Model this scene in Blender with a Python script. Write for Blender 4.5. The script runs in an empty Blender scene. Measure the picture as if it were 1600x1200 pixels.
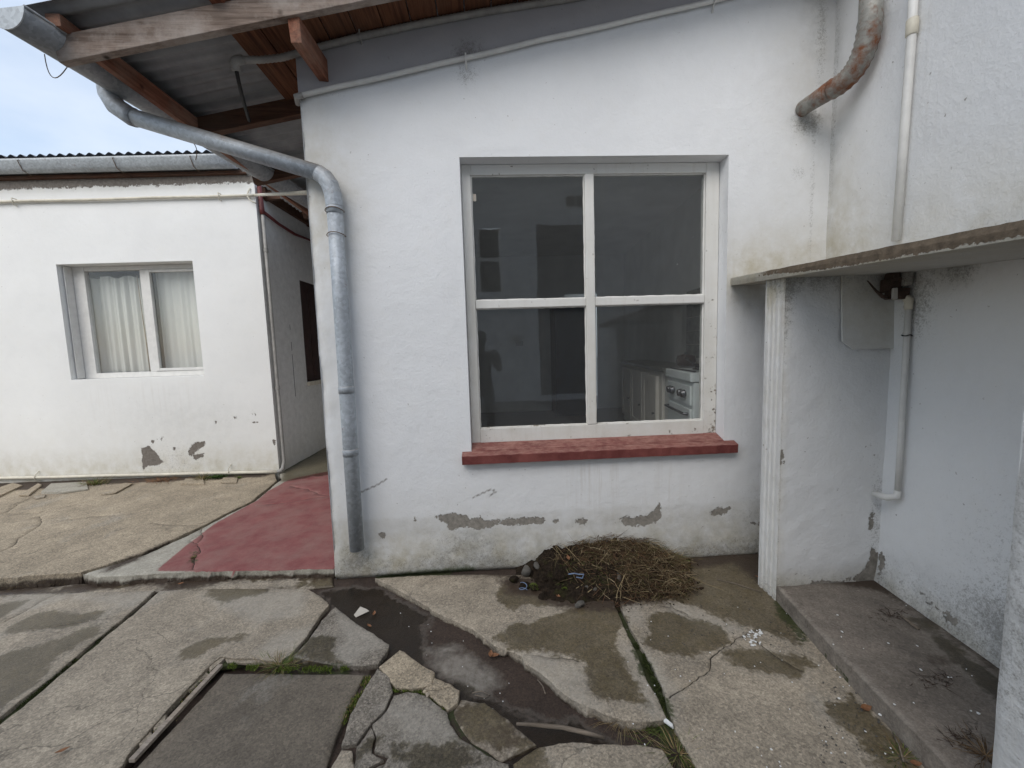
import bpy, bmesh, math, random
import numpy as np
from mathutils import Vector, Matrix
from mathutils.geometry import delaunay_2d_cdt

random.seed(7); RNG = np.random.default_rng(7)
scene = bpy.context.scene
C = scene.collection
rad = math.radians

# ------------------------------------------------------------------ camera, sky, sun, exposure
F, EYE = 620.0, 1.6
PITCH, ROLL, YAW = rad(5.225), rad(1.796), rad(-4.888)
def _axes():
    cy, sy, cp, sp = math.cos(YAW), math.sin(YAW), math.cos(PITCH), math.sin(PITCH)
    f = np.array([sy*cp, cy*cp, -sp]); r = np.array([cy, -sy, 0.0]); d = np.cross(f, r)
    cr, sr = math.cos(ROLL), math.sin(ROLL)
    return np.stack([cr*r+sr*d, -sr*r+cr*d, f], 1)
RM = _axes(); CAM = np.array([0, 0, EYE])
cd = bpy.data.cameras.new('camera'); cam = bpy.data.objects.new('camera', cd); C.objects.link(cam)
cd.sensor_width = 36; cd.lens = 36*F/1600; cd.clip_start = 0.02; cd.clip_end = 500
m3 = Matrix([[RM[i][0], -RM[i][1], -RM[i][2]] for i in range(3)])
cam.matrix_world = Matrix.Translation(Vector(CAM)) @ m3.to_4x4()
scene.camera = cam

SUN_EL, SUN_AZ = rad(42), rad(199)        # azimuth measured clockwise from +Y: behind and left of the camera
world = bpy.data.worlds.new('World'); scene.world = world; world.use_nodes = True
nt = world.node_tree; nt.nodes.clear()
def wn(t, **k):
    n = nt.nodes.new(t)
    for a, b in k.items(): setattr(n, a, b)
    return n
sky = wn('ShaderNodeTexSky', sky_type='NISHITA', sun_disc=False, sun_elevation=SUN_EL, sun_rotation=SUN_AZ, air_density=1.2, dust_density=1.5, ozone_density=1.0)
tc = wn('ShaderNodeTexCoord'); mp = wn('ShaderNodeMapping'); mp.inputs['Scale'].default_value = (1, 1, 2.2)
nz = wn('ShaderNodeTexNoise'); nz.inputs['Scale'].default_value = 1.6; nz.inputs['Detail'].default_value = 6; nz.inputs['Roughness'].default_value = .55
mr = wn('ShaderNodeMapRange'); mr.inputs['From Min'].default_value = .36; mr.inputs['From Max'].default_value = .64; mr.inputs['To Min'].default_value = .25; mr.inputs['To Max'].default_value = .9
mix = wn('ShaderNodeMix', data_type='RGBA'); mix.inputs['B'].default_value = (3.75, 4.15, 4.75, 1)
bg = wn('ShaderNodeBackground'); bg.inputs['Strength'].default_value = 0.112; wo = wn('ShaderNodeOutputWorld')
L = nt.links.new
L(tc.outputs['Generated'], mp.inputs['Vector']); L(mp.outputs['Vector'], nz.inputs['Vector']); L(nz.outputs['Fac'], mr.inputs['Value'])
L(mr.outputs['Result'], mix.inputs['Factor']); L(sky.outputs['Color'], mix.inputs['A']); L(mix.outputs['Result'], bg.inputs['Color']); L(bg.outputs['Background'], wo.inputs['Surface'])

sd = bpy.data.lights.new('sun', 'SUN'); sd.energy = 1.05; sd.angle = rad(50); sd.color = (1, .955, .895)
sun = bpy.data.objects.new('sun', sd); C.objects.link(sun)
sdir = Vector((math.sin(SUN_AZ)*math.cos(SUN_EL), math.cos(SUN_AZ)*math.cos(SUN_EL), math.sin(SUN_EL)))
sun.rotation_euler = sdir.to_track_quat('Z', 'Y').to_euler()
scene.view_settings.view_transform = 'Standard'; scene.view_settings.look = 'None'
scene.view_settings.exposure = 1.02; scene.view_settings.gamma = 1; scene.view_settings.use_curve_mapping = False

# ------------------------------------------------------------------ survey: a pixel's sight line met with a real plane
def ray(x, y):
    v = RM @ np.array([(x-800)/F, (y-600)/F, 1.0]); return v/np.linalg.norm(v)
def G(x, y, z=0.0):
    v = ray(x, y); return CAM + v*((z-EYE)/v[2])
A, B = rad(7.53), rad(5.72)
W = np.array([-1.545, 2.612, 0.0])                       # foot of the main house's left corner
U = np.array([math.cos(A), math.sin(A), 0]); N = np.array([-math.sin(A), math.cos(A), 0])
LBO = np.array([-3.527, 4.829, 0.0])                     # foot of the rear building's corner
UB = np.array([math.cos(B), math.sin(B), 0]); NB = np.array([-math.sin(B), math.cos(B), 0])
def plane(x, y, p0, n):
    v = ray(x, y); return CAM + v*(((p0-CAM) @ n)/(v @ n))
def H(x, y, d=0.0):                                      # -> s, z on the main wall (d metres behind it)
    q = plane(x, y, W+N*d, N)-W; return (q @ U, q[2])
def LB(x, y, d=0.0):
    q = plane(x, y, LBO+NB*d, NB)-LBO; return (q @ UB, q[2])
def XP(x, y, X0):
    q = plane(x, y, np.array([X0, 0, 0.]), np.array([1., 0, 0])); return (q[1], q[2])
def hw(s, d, z): return W + U*s + N*d + np.array([0, 0, z])
def tolocal(P):
    q = np.array(P)-W; return np.array([q @ U, q @ N, q[2]])

# ------------------------------------------------------------------ numpy noise and distance fields
def _h(i, j, k):
    n = (i*374761393 + j*668265263 + k*1274126177) & 0xffffffff
    n = ((n ^ (n >> 13))*1103515245) & 0xffffffff
    return ((n ^ (n >> 16)) & 0xffff)/65535.0
def vnoise(P, sc, seed=0):
    q = np.asarray(P, float)*sc + seed*17.37
    i = np.floor(q).astype(np.int64); f = q-i; f = f*f*(3-2*f); r = 0
    for a in (0, 1):
        for b in (0, 1):
            for c in (0, 1):
                w = (f[:, 0] if a else 1-f[:, 0])*(f[:, 1] if b else 1-f[:, 1])*(f[:, 2] if c else 1-f[:, 2])
                r = r + w*_h(i[:, 0]+a, i[:, 1]+b, i[:, 2]+c)
    return r
def fbm(P, sc, o=4, seed=0):
    r, a, t = 0, 1.0, 0
    for k in range(o):
        r = r + a*(vnoise(P, sc*2**k, seed+k)-.5); t += a; a *= .5
    return r/t*2
def sdf(P, poly):                                        # + inside, metres
    P = np.asarray(P)[:, :2]; poly = np.asarray(poly)[:, :2]; n = len(poly)
    d = np.full(len(P), 1e9); ins = np.zeros(len(P), bool)
    for i in range(n):
        a, b = poly[i], poly[(i+1) % n]; ab = b-a; ap = P-a
        t = np.clip((ap @ ab)/(ab @ ab+1e-12), 0, 1)
        d = np.minimum(d, np.hypot(*(ap-t[:, None]*ab).T))
        c = ((a[1] > P[:, 1]) != (b[1] > P[:, 1]))
        with np.errstate(divide='ignore', invalid='ignore'):
            xx = (b[0]-a[0])*(P[:, 1]-a[1])/(b[1]-a[1]+1e-15)+a[0]
        ins ^= c & (P[:, 0] < xx)
    return np.where(ins, d, -d)
def dline(P, pl):
    P = np.asarray(P)[:, :2]; d = np.full(len(P), 1e9)
    for a, b in zip(pl[:-1], pl[1:]):
        a = np.array(a[:2]); b = np.array(b[:2]); ab = b-a; ap = P-a
        t = np.clip((ap @ ab)/(ab @ ab+1e-12), 0, 1); d = np.minimum(d, np.hypot(*(ap-t[:, None]*ab).T))
    return d
def union(P, polys, far=.4):
    r = np.full(len(P), -far)
    for p in polys: r = np.maximum(r, sdf(P, p))
    return np.clip(r, -far, far)+1.0

# ------------------------------------------------------------------ materials
class Mt:
    def __init__(s, name):
        s.m = bpy.data.materials.new(name); s.m.use_nodes = True; s.t = s.m.node_tree; s.t.nodes.clear()
        s.out = s.t.nodes.new('ShaderNodeOutputMaterial'); s.b = s.t.nodes.new('ShaderNodeBsdfPrincipled')
        s.t.links.new(s.b.outputs[0], s.out.inputs[0]); s.tc = s.t.nodes.new('ShaderNodeTexCoord')
    def set(s, inp, v):
        if isinstance(v, bpy.types.NodeSocket): s.t.links.new(v, inp)
        elif v is not None:
            if hasattr(inp.default_value, '__len__') and not isinstance(v, (int, float)) and len(v) == 3 and len(inp.default_value) == 4: v = (*v, 1)
            inp.default_value = v
    def co(s, scale=(1, 1, 1)):
        n = s.t.nodes.new('ShaderNodeMapping'); s.t.links.new(s.tc.outputs['Object'], n.inputs[0]); n.inputs['Scale'].default_value = scale; return n.outputs[0]
    def noise(s, sc, det=4, rough=.55, v=None, dist=0):
        n = s.t.nodes.new('ShaderNodeTexNoise'); s.t.links.new(v or s.tc.outputs['Object'], n.inputs['Vector'])
        n.inputs['Scale'].default_value = sc; n.inputs['Detail'].default_value = det; n.inputs['Roughness'].default_value = rough; n.inputs['Distortion'].default_value = dist; return n.outputs['Fac']
    def vor(s, sc, v=None, feat='F1', out='Distance'):
        n = s.t.nodes.new('ShaderNodeTexVoronoi'); n.feature = feat; s.t.links.new(v or s.tc.outputs['Object'], n.inputs['Vector']); n.inputs['Scale'].default_value = sc; return n.outputs[out]
    def attr(s, name):
        n = s.t.nodes.new('ShaderNodeAttribute'); n.attribute_name = name; return n.outputs['Fac']
    def attrc(s, name):
        n = s.t.nodes.new('ShaderNodeAttribute'); n.attribute_name = name; return n.outputs['Color']
    def math(s, op, a, b=None, c=None, cl=False):
        n = s.t.nodes.new('ShaderNodeMath'); n.operation = op; n.use_clamp = cl
        for i, v in enumerate((a, b, c)):
            if v is not None: s.set(n.inputs[i], v)
        return n.outputs[0]
    def mr(s, v, a, b, c=0., d=1.):
        n = s.t.nodes.new('ShaderNodeMapRange'); s.set(n.inputs['Value'], v)
        for k, x in zip(('From Min', 'From Max', 'To Min', 'To Max'), (a, b, c, d)): n.inputs[k].default_value = x
        return n.outputs[0]
    def mix(s, f, a, b, mode='MIX'):
        n = s.t.nodes.new('ShaderNodeMix'); n.data_type = 'RGBA'; n.blend_type = mode
        s.set(n.inputs['Factor'], f); s.set(n.inputs[6], a); s.set(n.inputs[7], b); return n.outputs[2]
    def scale(s, col, f):
        n = s.t.nodes.new('ShaderNodeVectorMath'); n.operation = 'SCALE'; s.set(n.inputs[0], col); s.set(n.inputs['Scale'], f); return n.outputs[0]
    def bump(s, h, dist, strength=1., prev=None):
        n = s.t.nodes.new('ShaderNodeBump'); s.set(n.inputs['Height'], h); n.inputs['Distance'].default_value = dist; n.inputs['Strength'].default_value = strength
        if prev: s.t.links.new(prev, n.inputs['Normal'])
        return n.outputs[0]
    def fin(s, col, rough=.8, normal=None, metal=0., spec=None):
        s.set(s.b.inputs['Base Color'], col); s.set(s.b.inputs['Roughness'], rough); s.set(s.b.inputs['Metallic'], metal)
        if spec is not None: s.set(s.b.inputs['Specular IOR Level'], spec)
        if normal: s.t.links.new(normal, s.b.inputs['Normal'])
        return s.m
def mask(t, name, amp1=.10, sc1=9, amp2=.03, sc2=50, soft=.006, d1=5):
    """attribute holds a signed distance (+1); noise makes the edge ragged"""
    a = t.math('SUBTRACT', t.attr(name), 1.0)
    n1 = t.math('MULTIPLY', t.math('SUBTRACT', t.noise(sc1, d1, .62), .5), amp1)
    n2 = t.math('MULTIPLY', t.math('SUBTRACT', t.noise(sc2, 3), .5), amp2)
    return t.mr(t.math('ADD', a, t.math('ADD', n1, n2)), -soft, soft)

def plaster(name, base=(.78, .79, .80), peelc=(.26, .24, .21), rough_amt=1., streaks=False, grime=1.):
    t = Mt(name)
    big = t.noise(.9, 4); mid = t.noise(6, 5, .6); fine = t.noise(70, 4, .65)
    col = t.scale(base, t.mr(big, .3, .7, .95, 1.03)); col = t.scale(col, t.mr(mid, .3, .7, .975, 1.02))
    col = t.mix(t.mr(mid, .52, .75, 0, .12), col, (.56, .53, .45))
    # yellow-brown rising damp / run-off stain
    dirt = t.math('MULTIPLY', t.attr('dirt'), t.mr(t.noise(7, 6, .65), .25, .75, .15, 1.25), cl=True)
    col = t.mix(t.math('MULTIPLY', dirt, .72), col, (.40, .345, .215), 'MIX')
    vs = t.noise(6, 6, .7, t.co((3.2, 3.2, .16)))
    st = t.math('MULTIPLY', t.attr('streak'), t.math('MULTIPLY', t.mr(vs, .50, .72), t.mr(t.noise(1.7, 3, .5, t.co((1, 1, .3))), .42, .62)))
    col = t.mix(t.math('MULTIPLY', st, .38, cl=True), col, (.33, .25, .15))
    grey = t.math('MULTIPLY', t.attr('grey'), t.mr(t.noise(11, 6, .7), .3, .7, .2, 1.2), cl=True)
    col = t.mix(t.math('MULTIPLY', grey, .6), col, (.22, .22, .20))
    # mould: black speckle
    md = t.attr('mould'); sp = t.math('MULTIPLY', t.noise(34, 8, .82), t.mr(t.noise(130, 3, .7), .3, .7, .75, 1.25))
    mm = t.mr(t.math('ADD', sp, t.math('MULTIPLY', md, .30)), .66, .90)
    mm = t.math('MULTIPLY', mm, t.mr(md, .02, .6, 0, 1))
    col = t.mix(t.math('MULTIPLY', mm, .62), col, (.12, .108, .085))
    # rare chips everywhere
    ch = t.math('MULTIPLY', t.mr(t.noise(42, 3, .5), .705, .72), t.mr(t.noise(5, 2), .46, .58))
    col = t.mix(t.math('MULTIPLY', ch, .55*grime), col, (.25, .22, .19))
    pm = mask(t, 'peel', .075, 13, .045, 55, .003)
    pc = t.scale(peelc, t.mr(t.noise(30, 6, .7), .3, .7, .65, 1.35))
    col = t.mix(pm, col, pc)
    ms = mask(t, 'moss', .05, 14, .05, 60, .02); mc = t.mix(t.noise(60, 3), (.03, .045, .012), (.07, .10, .03)); col = t.mix(t.math('MULTIPLY', ms, .85), col, mc)
    cr = t.mr(t.attr('crack'), .3, .9); col = t.mix(t.math('MULTIPLY', cr, .8), col, (.16, .14, .12))
    # relief: trowelled render
    b1 = t.bump(t.noise(26, 5, .6), .0030*rough_amt, .9); b2 = t.bump(fine, .0022*rough_amt, .8, b1)
    b3 = t.bump(t.math('MULTIPLY', pm, -1.0), .003, 1.0, b2); b4 = t.bump(t.noise(4.5, 3), .012, .5, b3)
    return t.fin(col, .78, b4, 0, .3)

def concrete(name, base, agg=1., var=1., wetc=(.33, .305, .225), bump=.003):
    t = Mt(name)
    n0 = t.noise(1.3, 5, .6); n1 = t.noise(7, 7, .65); n2 = t.noise(150, 4, .8); n3 = t.noise(38, 6, .7)
    col = t.scale(base, t.mr(n0, .3, .7, 1-.22*var, 1+.2*var)); col = t.scale(col, t.mr(n1, .3, .72, 1-.18*var, 1+.2*var))
    col = t.mix(t.math('MULTIPLY', t.mr(t.noise(3.3, 9, .72), .50, .62), .30), col, t.scale(base, .55))
    col = t.mix(t.math('MULTIPLY', t.mr(t.noise(2.4, 9, .7, t.co((1.3, .8, 1))), .56, .66), .35), col, (.30, .285, .25) if base[0] > .13 else t.scale(base, 1.5))
    hl = t.t.nodes.new('ShaderNodeTexVoronoi'); hl.feature = 'DISTANCE_TO_EDGE'; hl.inputs['Scale'].default_value = 2.3
    wv = t.t.nodes.new('ShaderNodeVectorMath'); wv.operation = 'MULTIPLY_ADD'; nn_ = t.t.nodes.new('ShaderNodeTexNoise'); nn_.inputs['Scale'].default_value = 5; nn_.inputs['Detail'].default_value = 6; t.t.links.new(t.tc.outputs['Object'], nn_.inputs['Vector'])
    t.t.links.new(nn_.outputs['Color'], wv.inputs[0]); wv.inputs[1].default_value = (.35, .35, .0); t.t.links.new(t.tc.outputs['Object'], wv.inputs[2]); t.t.links.new(wv.outputs[0], hl.inputs['Vector'])
    hc = t.math('MULTIPLY', t.mr(hl.outputs['Distance'], .004, .009, 1, 0), t.mr(t.noise(1.1, 3), .50, .58)); col = t.mix(t.math('MULTIPLY', hc, .55), col, t.scale(base, .3))
    col = t.scale(col, t.mr(n2, .30, .70, 1-.42*agg, 1+.42*agg)); col = t.scale(col, t.mr(n3, .3, .7, .94, 1.06))
    vc = t.vor(115, out='Color'); sx = t.t.nodes.new('ShaderNodeSeparateColor'); t.t.links.new(vc, sx.inputs[0])
    col = t.scale(col, t.mr(sx.outputs[0], 0, 1, 1-.26*agg, 1+.26*agg)); col = t.mix(t.math('MULTIPLY', t.mr(t.noise(60, 2, .5), .70, .74), .6), col, t.scale(base, .35))
    col = t.mix(t.math('MULTIPLY', t.mr(sx.outputs[1], .93, .97), .35*agg), col, t.scale(base, 1.9))
    fp = mask(t, 'pale', .12, 7, .05, 34, .035)
    col = t.mix(t.math('MULTIPLY', fp, t.mr(n3, .3, .7, .25, .65)), col, (.38, .35, .30))
    ge = t.t.nodes.new('ShaderNodeNewGeometry'); sz = t.t.nodes.new('ShaderNodeSeparateXYZ'); t.t.links.new(ge.outputs['True Normal'], sz.inputs[0])
    rd = t.math('MULTIPLY', mask(t, 'red', .012, 14, .02, 70, .006), t.mr(sz.outputs[2], .2, .45))
    rc = t.mix(t.mr(n1, .3, .7), (.185, .048, .048), (.27, .105, .095)); rc = t.mix(t.mr(t.noise(3.2, 9, .7), .42, .68, .05, .62), rc, (.27, .17, .145))
    rc = t.scale(rc, t.mr(n2, .3, .7, .85, 1.15)); col = t.mix(rd, col, rc)
    wn_ = mask(t, 'wet', .26, 5, .05, 40, .014, 9)
    wet = t.math('MULTIPLY', wn_, t.mr(t.noise(14, 7, .7), .3, .6, .72, 1.0))
    tide = mask(t, 'wet', .26, 5, .05, 40, .05, 9); col = t.mix(t.math('MULTIPLY', t.math('MULTIPLY', tide, t.math('SUBTRACT', 1.0, wn_)), .35), col, (.34, .32, .28))
    col = t.mix(wet, col, t.mix(1.0, col, wetc, 'MULTIPLY'))
    sl = mask(t, 'soil', .14, 8, .08, 40, .03)
    soil = t.mix(t.noise(60, 5, .7), (.028, .019, .013), (.085, .060, .042)); col = t.mix(sl, col, soil)
    ms = mask(t, 'moss', .10, 14, .08, 60, .012)
    mc = t.mix(t.noise(90, 4), (.022, .028, .010), (.055, .068, .022)); col = t.mix(t.math('MULTIPLY', ms, .9), col, mc)
    ck = t.mr(t.attr('crack'), .25, .8); col = t.mix(ck, col, (.022, .018, .013))
    b1 = t.bump(n2, bump*.7*max(agg, .3), .9); b2 = t.bump(n3, bump*.45, .6, b1); b3 = t.bump(n1, bump*.9, .4, b2)
    rough = t.mr(wet, 0, 1, .88, .30)
    return t.fin(col, rough, b3, 0, .4)

def simple(name, col, rough=.6, metal=0., var=.15, sc=12, bumpd=.0008, bsc=60, spec=None, stretch=(1, 1, 1)):
    t = Mt(name); v = t.co(stretch)
    c = t.scale(col, t.mr(t.noise(sc, 5, .6, v), .3, .7, 1-var, 1+var))
    return t.fin(c, rough, t.bump(t.noise(bsc, 4, .6, v), bumpd, .7), metal, spec)
def wood(name, c1, c2, axis=0, grey=(.2, .18, .16), greyamt=.3, rough=.85):
    t = Mt(name); st = [16, 16, 16]; st[axis] = .9; v = t.co(st)
    g = t.noise(2.6, 8, .62, v, .6); f = t.noise(9, 6, .7, v)
    col = t.mix(t.mr(g, .32, .68), c1, c2); col = t.scale(col, t.mr(f, .3, .7, .72, 1.25))
    col = t.mix(t.math('MULTIPLY', t.mr(t.noise(3.5, 6, .7), .42, .62), greyamt), col, grey)
    k = t.mr(t.vor(3.1), .02, .07); col = t.mix(k, t.scale(c1, .45), col)
    return t.fin(col, rough, t.bump(f, .0022, .9, t.bump(g, .0015, .8)), 0, .25)
def galv(name, base=(.40, .43, .46), rust=0., dust=.5):
    t = Mt(name)
    vc = t.vor(55, out='Color'); sx = t.t.nodes.new('ShaderNodeSeparateColor'); t.t.links.new(vc, sx.inputs[0])
    col = t.scale(base, t.mr(sx.outputs[0], 0, 1, .84, 1.13)); col = t.scale(col, t.mr(t.noise(5, 5), .3, .7, .9, 1.08))
    ge = t.t.nodes.new('ShaderNodeNewGeometry'); sz = t.t.nodes.new('ShaderNodeSeparateXYZ'); t.t.links.new(ge.outputs['True Normal'], sz.inputs[0])
    up = t.math('MULTIPLY', t.mr(sz.outputs[2], .0, .8), t.mr(t.noise(9, 6, .7), .25, .6, .3, 1.), cl=True)
    col = t.mix(t.math('MULTIPLY', up, dust), col, (.20, .15, .095))
    rm = t.mr(t.math('ADD', t.noise(9, 7, .7), t.attr('rust')), .62-rust, .80-rust)
    rc = t.mix(t.noise(25, 4), (.10, .028, .010), (.24, .09, .035)); col = t.mix(rm, col, rc)
    metal = t.mr(t.math('MAXIMUM', rm, up), 0, 1, .35, 0)
    return t.fin(col, t.mr(rm, 0, 1, .6, .9), t.bump(t.noise(9, 2), .0012, .4, t.bump(t.noise(150, 3), .0006, .5)), metal)

M = {}
M['plaster'] = plaster('white_plaster')
M['plaster_r'] = plaster('weathered_plaster', (.78, .785, .785), rough_amt=1.3, grime=1.3)
M['plaster_l'] = plaster('cream_white_plaster', (.78, .78, .76), (.17, .15, .13), .5)
M['rough_post'] = plaster('rough_grey_plaster', (.70, .70, .69), rough_amt=2.2, grime=2)
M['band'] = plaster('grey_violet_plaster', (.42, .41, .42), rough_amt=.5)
M['c_tan'] = concrete('tan_concrete', (.33, .272, .195), 1.1, .9)
M['c_red'] = concrete('painted_concrete', (.34, .315, .26), .5, .9)
M['c_grey'] = concrete('grey_concrete', (.315, .268, .205), .9, 1.15)
M['c_dark'] = concrete('dark_cement', (.145, .122, .094), .7, 1.0)
M['c_agg'] = concrete('coarse_concrete', (.20, .175, .142), 1.3, 1.)
M['c_step'] = concrete('step_concrete', (.20, .17, .14), .6, 1.2)
M['mud'] = concrete('wet_mud', (.050, .034, .025), .8, 1., bump=.005)
M['yard'] = concrete('yard_concrete', (.27, .25, .22), .6, 1.)
M['slab_edge'] = plaster('weathered_slab_paint', (.52, .50, .46), (.15, .115, .08), 1.6)
M['paintwood'] = plaster('flaking_white_paint', (.74, .735, .71), (.24, .21, .17), .35, grime=2.)
M['pvc'] = simple('white_pipe_paint', (.66, .65, .62), .5, 0, .08)
M['creampipe'] = simple('cream_pipe_paint', (.60, .56, .46), .55, 0, .15)
M['greypipe'] = simple('grey_pipe', (.30, .29, .27), .6, 0, .2)
M['redpipe'] = simple('red_pipe_paint', (.12, .022, .02), .5, 0, .2)
M['black'] = simple('black_cable', (.008, .008, .009), .6)
M['rusty'] = simple('rusty_iron', (.06, .038, .028), .85, .2, .5, 20, .003, 60)
M['wire'] = simple('tie_wire', (.16, .12, .09), .6, .5)
M['barge'] = wood('weathered_board', (.11, .078, .06), (.29, .225, .185), 0, (.40, .35, .31), .75)
M['plank'] = wood('brown_board', (.065, .024, .013), (.20, .083, .042), 1, (.14, .09, .06), .25)
M['rafter'] = wood('dark_rafter', (.05, .024, .016), (.13, .062, .038), 0, (.10, .08, .06), .3)
M['redwood'] = wood('reddish_timber', (.13, .045, .028), (.30, .125, .075), 1, (.32, .26, .2), .3)
M['batten'] = wood('grey_batten', (.22, .175, .135), (.42, .35, .275), 0, (.3, .27, .24), .5)
M['sheet'] = simple('zinc_sheet', (.27, .275, .28), .6, .1, .25, 5, .001, 40)
M['sheet2'] = simple('dark_roof_sheet', (.10, .105, .12), .6, .3, .25, 5)
M['galv'] = galv('galvanised_steel', (.42, .455, .49), dust=.75)
M['galv_rust'] = galv('rusty_galvanised_steel', (.27, .265, .24), .07, .3)
M['gutter'] = galv('gutter_steel', (.30, .31, .32), .0, .25)
M['gutter_l'] = galv('pale_gutter_steel', (.42, .45, .47), .0, .35)
def sillmat():
    t = Mt('red_sill_paint'); n = t.noise(7, 7, .7); c = t.mix(t.mr(n, .35, .65), (.115, .022, .020), (.215, .062, .052))
    ge = t.t.nodes.new('ShaderNodeNewGeometry'); sz = t.t.nodes.new('ShaderNodeSeparateXYZ'); t.t.links.new(ge.outputs['True Normal'], sz.inputs[0])
    c = t.mix(t.math('MULTIPLY', t.mr(sz.outputs[2], .5, .9), t.mr(t.noise(14, 7, .75, t.co((1, 2.5, 1))), .42, .62, .15, .75)), c, (.36, .20, .16))
    c = t.mix(t.mr(t.noise(60, 4, .7), .66, .72, 0, .5), c, (.12, .05, .04))
    return t.fin(c, .7, t.bump(t.noise(60, 5, .7), .002, .7))
M['sill'] = sillmat()
def glassmat(name='window_glass', dustv=.030):
    t = Mt(name); t.t.nodes.remove(t.b)
    tr = t.t.nodes.new('ShaderNodeBsdfTransparent'); tr.inputs[0].default_value = (.97, .98, .975, 1)
    gl = t.t.nodes.new('ShaderNodeBsdfGlossy'); gl.inputs['Roughness'].default_value = .015
    fr = t.t.nodes.new('ShaderNodeLayerWeight'); fr.inputs['Blend'].default_value = .5
    t.t.links.new(t.bump(t.noise(2.2, 2), .0025, .35), gl.inputs['Normal'])
    f = t.math('MULTIPLY_ADD', t.math('POWER', fr.outputs['Facing'], 5.0), .95, .045, cl=True)
    mx = t.t.nodes.new('ShaderNodeMixShader'); t.t.links.new(f, mx.inputs[0]); t.t.links.new(tr.outputs[0], mx.inputs[1]); t.t.links.new(gl.outputs[0], mx.inputs[2])
    df = t.t.nodes.new('ShaderNodeBsdfDiffuse'); df.inputs[0].default_value = (.5, .5, .5, 1)
    sp = t.mr(t.noise(90, 2, .4), .76, .80, 0, .6); dm = t.math('ADD', t.math('MULTIPLY', t.mr(t.noise(1.3, 4, .6, t.co((1, 1, .5))), .2, .8, .75, 1.25), dustv), sp, cl=True)
    m2 = t.t.nodes.new('ShaderNodeMixShader'); t.t.links.new(dm, m2.inputs[0]); t.t.links.new(mx.outputs[0], m2.inputs[1]); t.t.links.new(df.outputs[0], m2.inputs[2])
    t.t.links.new(m2.outputs[0], t.out.inputs[0]); return t.m
M['glass'] = glassmat()
M['curtain'] = simple('pale_curtain', (.62, .615, .59), .9, 0, .07, 3, .001, 200, .1, (1, 1, .3))
M['lining'] = simple('faded_curtain_edge', (.36, .30, .24), .9, 0, .15)
M['enamel'] = simple('white_enamel', (.84, .88, .87), .25, 0, .04)
M['chrome'] = simple('dark_chrome', (.12, .12, .13), .25, .8, .1)
M['cabwood'] = simple('pale_cabinet_paint', (.76, .73, .67), .6, 0, .12, 6, .001, 40, None, (8, 8, 1))
M['worktop'] = simple('dark_worktop', (.10, .10, .085), .4, 0, .2)
M['inwall'] = simple('interior_paint', (.74, .74, .71), .85, 0, .08, 3)
M['infloor'] = simple('interior_floor', (.10, .085, .075), .6, 0, .2, 3)
M['tile'] = simple('wall_tile', (.32, .33, .32), .3, 0, .3, 18)
M['darkwood'] = simple('dark_brown_shutter', (.045, .022, .018), .6, 0, .3)
M['blue'] = simple('dark_blue_metal', (.025, .045, .075), .6, .1, .2)
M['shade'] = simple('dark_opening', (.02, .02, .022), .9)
M['cloth'] = simple('dark_clothing', (.09, .092, .10), .9)
M['skin'] = simple('skin', (.45, .27, .2), .6, 0, .05)
M['hair'] = simple('dark_hair', (.02, .015, .01), .7)
M['stone'] = simple('grey_stone', (.10, .092, .08), .9, 0, .3, 25, .003, 60)
M['chunk'] = concrete('cement_rubble', (.30, .28, .25), .8, 1.)
M['leaf'] = simple('dry_orange_leaf', (.22, .10, .045), .8, 0, .35, 40)
M['flake'] = simple('white_paint_flake', (.72, .72, .70), .8, 0, .05)
M['litter'] = simple('pale_card', (.46, .42, .36), .8, 0, .1)
M['bluewire'] = simple('blue_grey_plastic', (.16, .22, .34), .4, 0, .1)
M['stick'] = wood('peeled_stick', (.10, .08, .06), (.26, .21, .16), 0)
def tintmat(name, rough=.85):
    t = Mt(name); return t.fin(t.attrc('tint'), rough, None, 0, .15)
M['tint'] = tintmat('plant_fibre')
def soilmat():
    t = Mt('dark_soil'); c = t.mix(t.mr(t.noise(45, 8, .8), .35, .68), (.008, .006, .0045), (.050, .036, .025)); c = t.mix(t.mr(t.noise(9, 4), .55, .7, 0, .6), c, (.05, .05, .018))
    return t.fin(c, .95, t.bump(t.noise(80, 6, .75), .012, 1.), 0, .1)
M['soil'] = soilmat()

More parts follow.
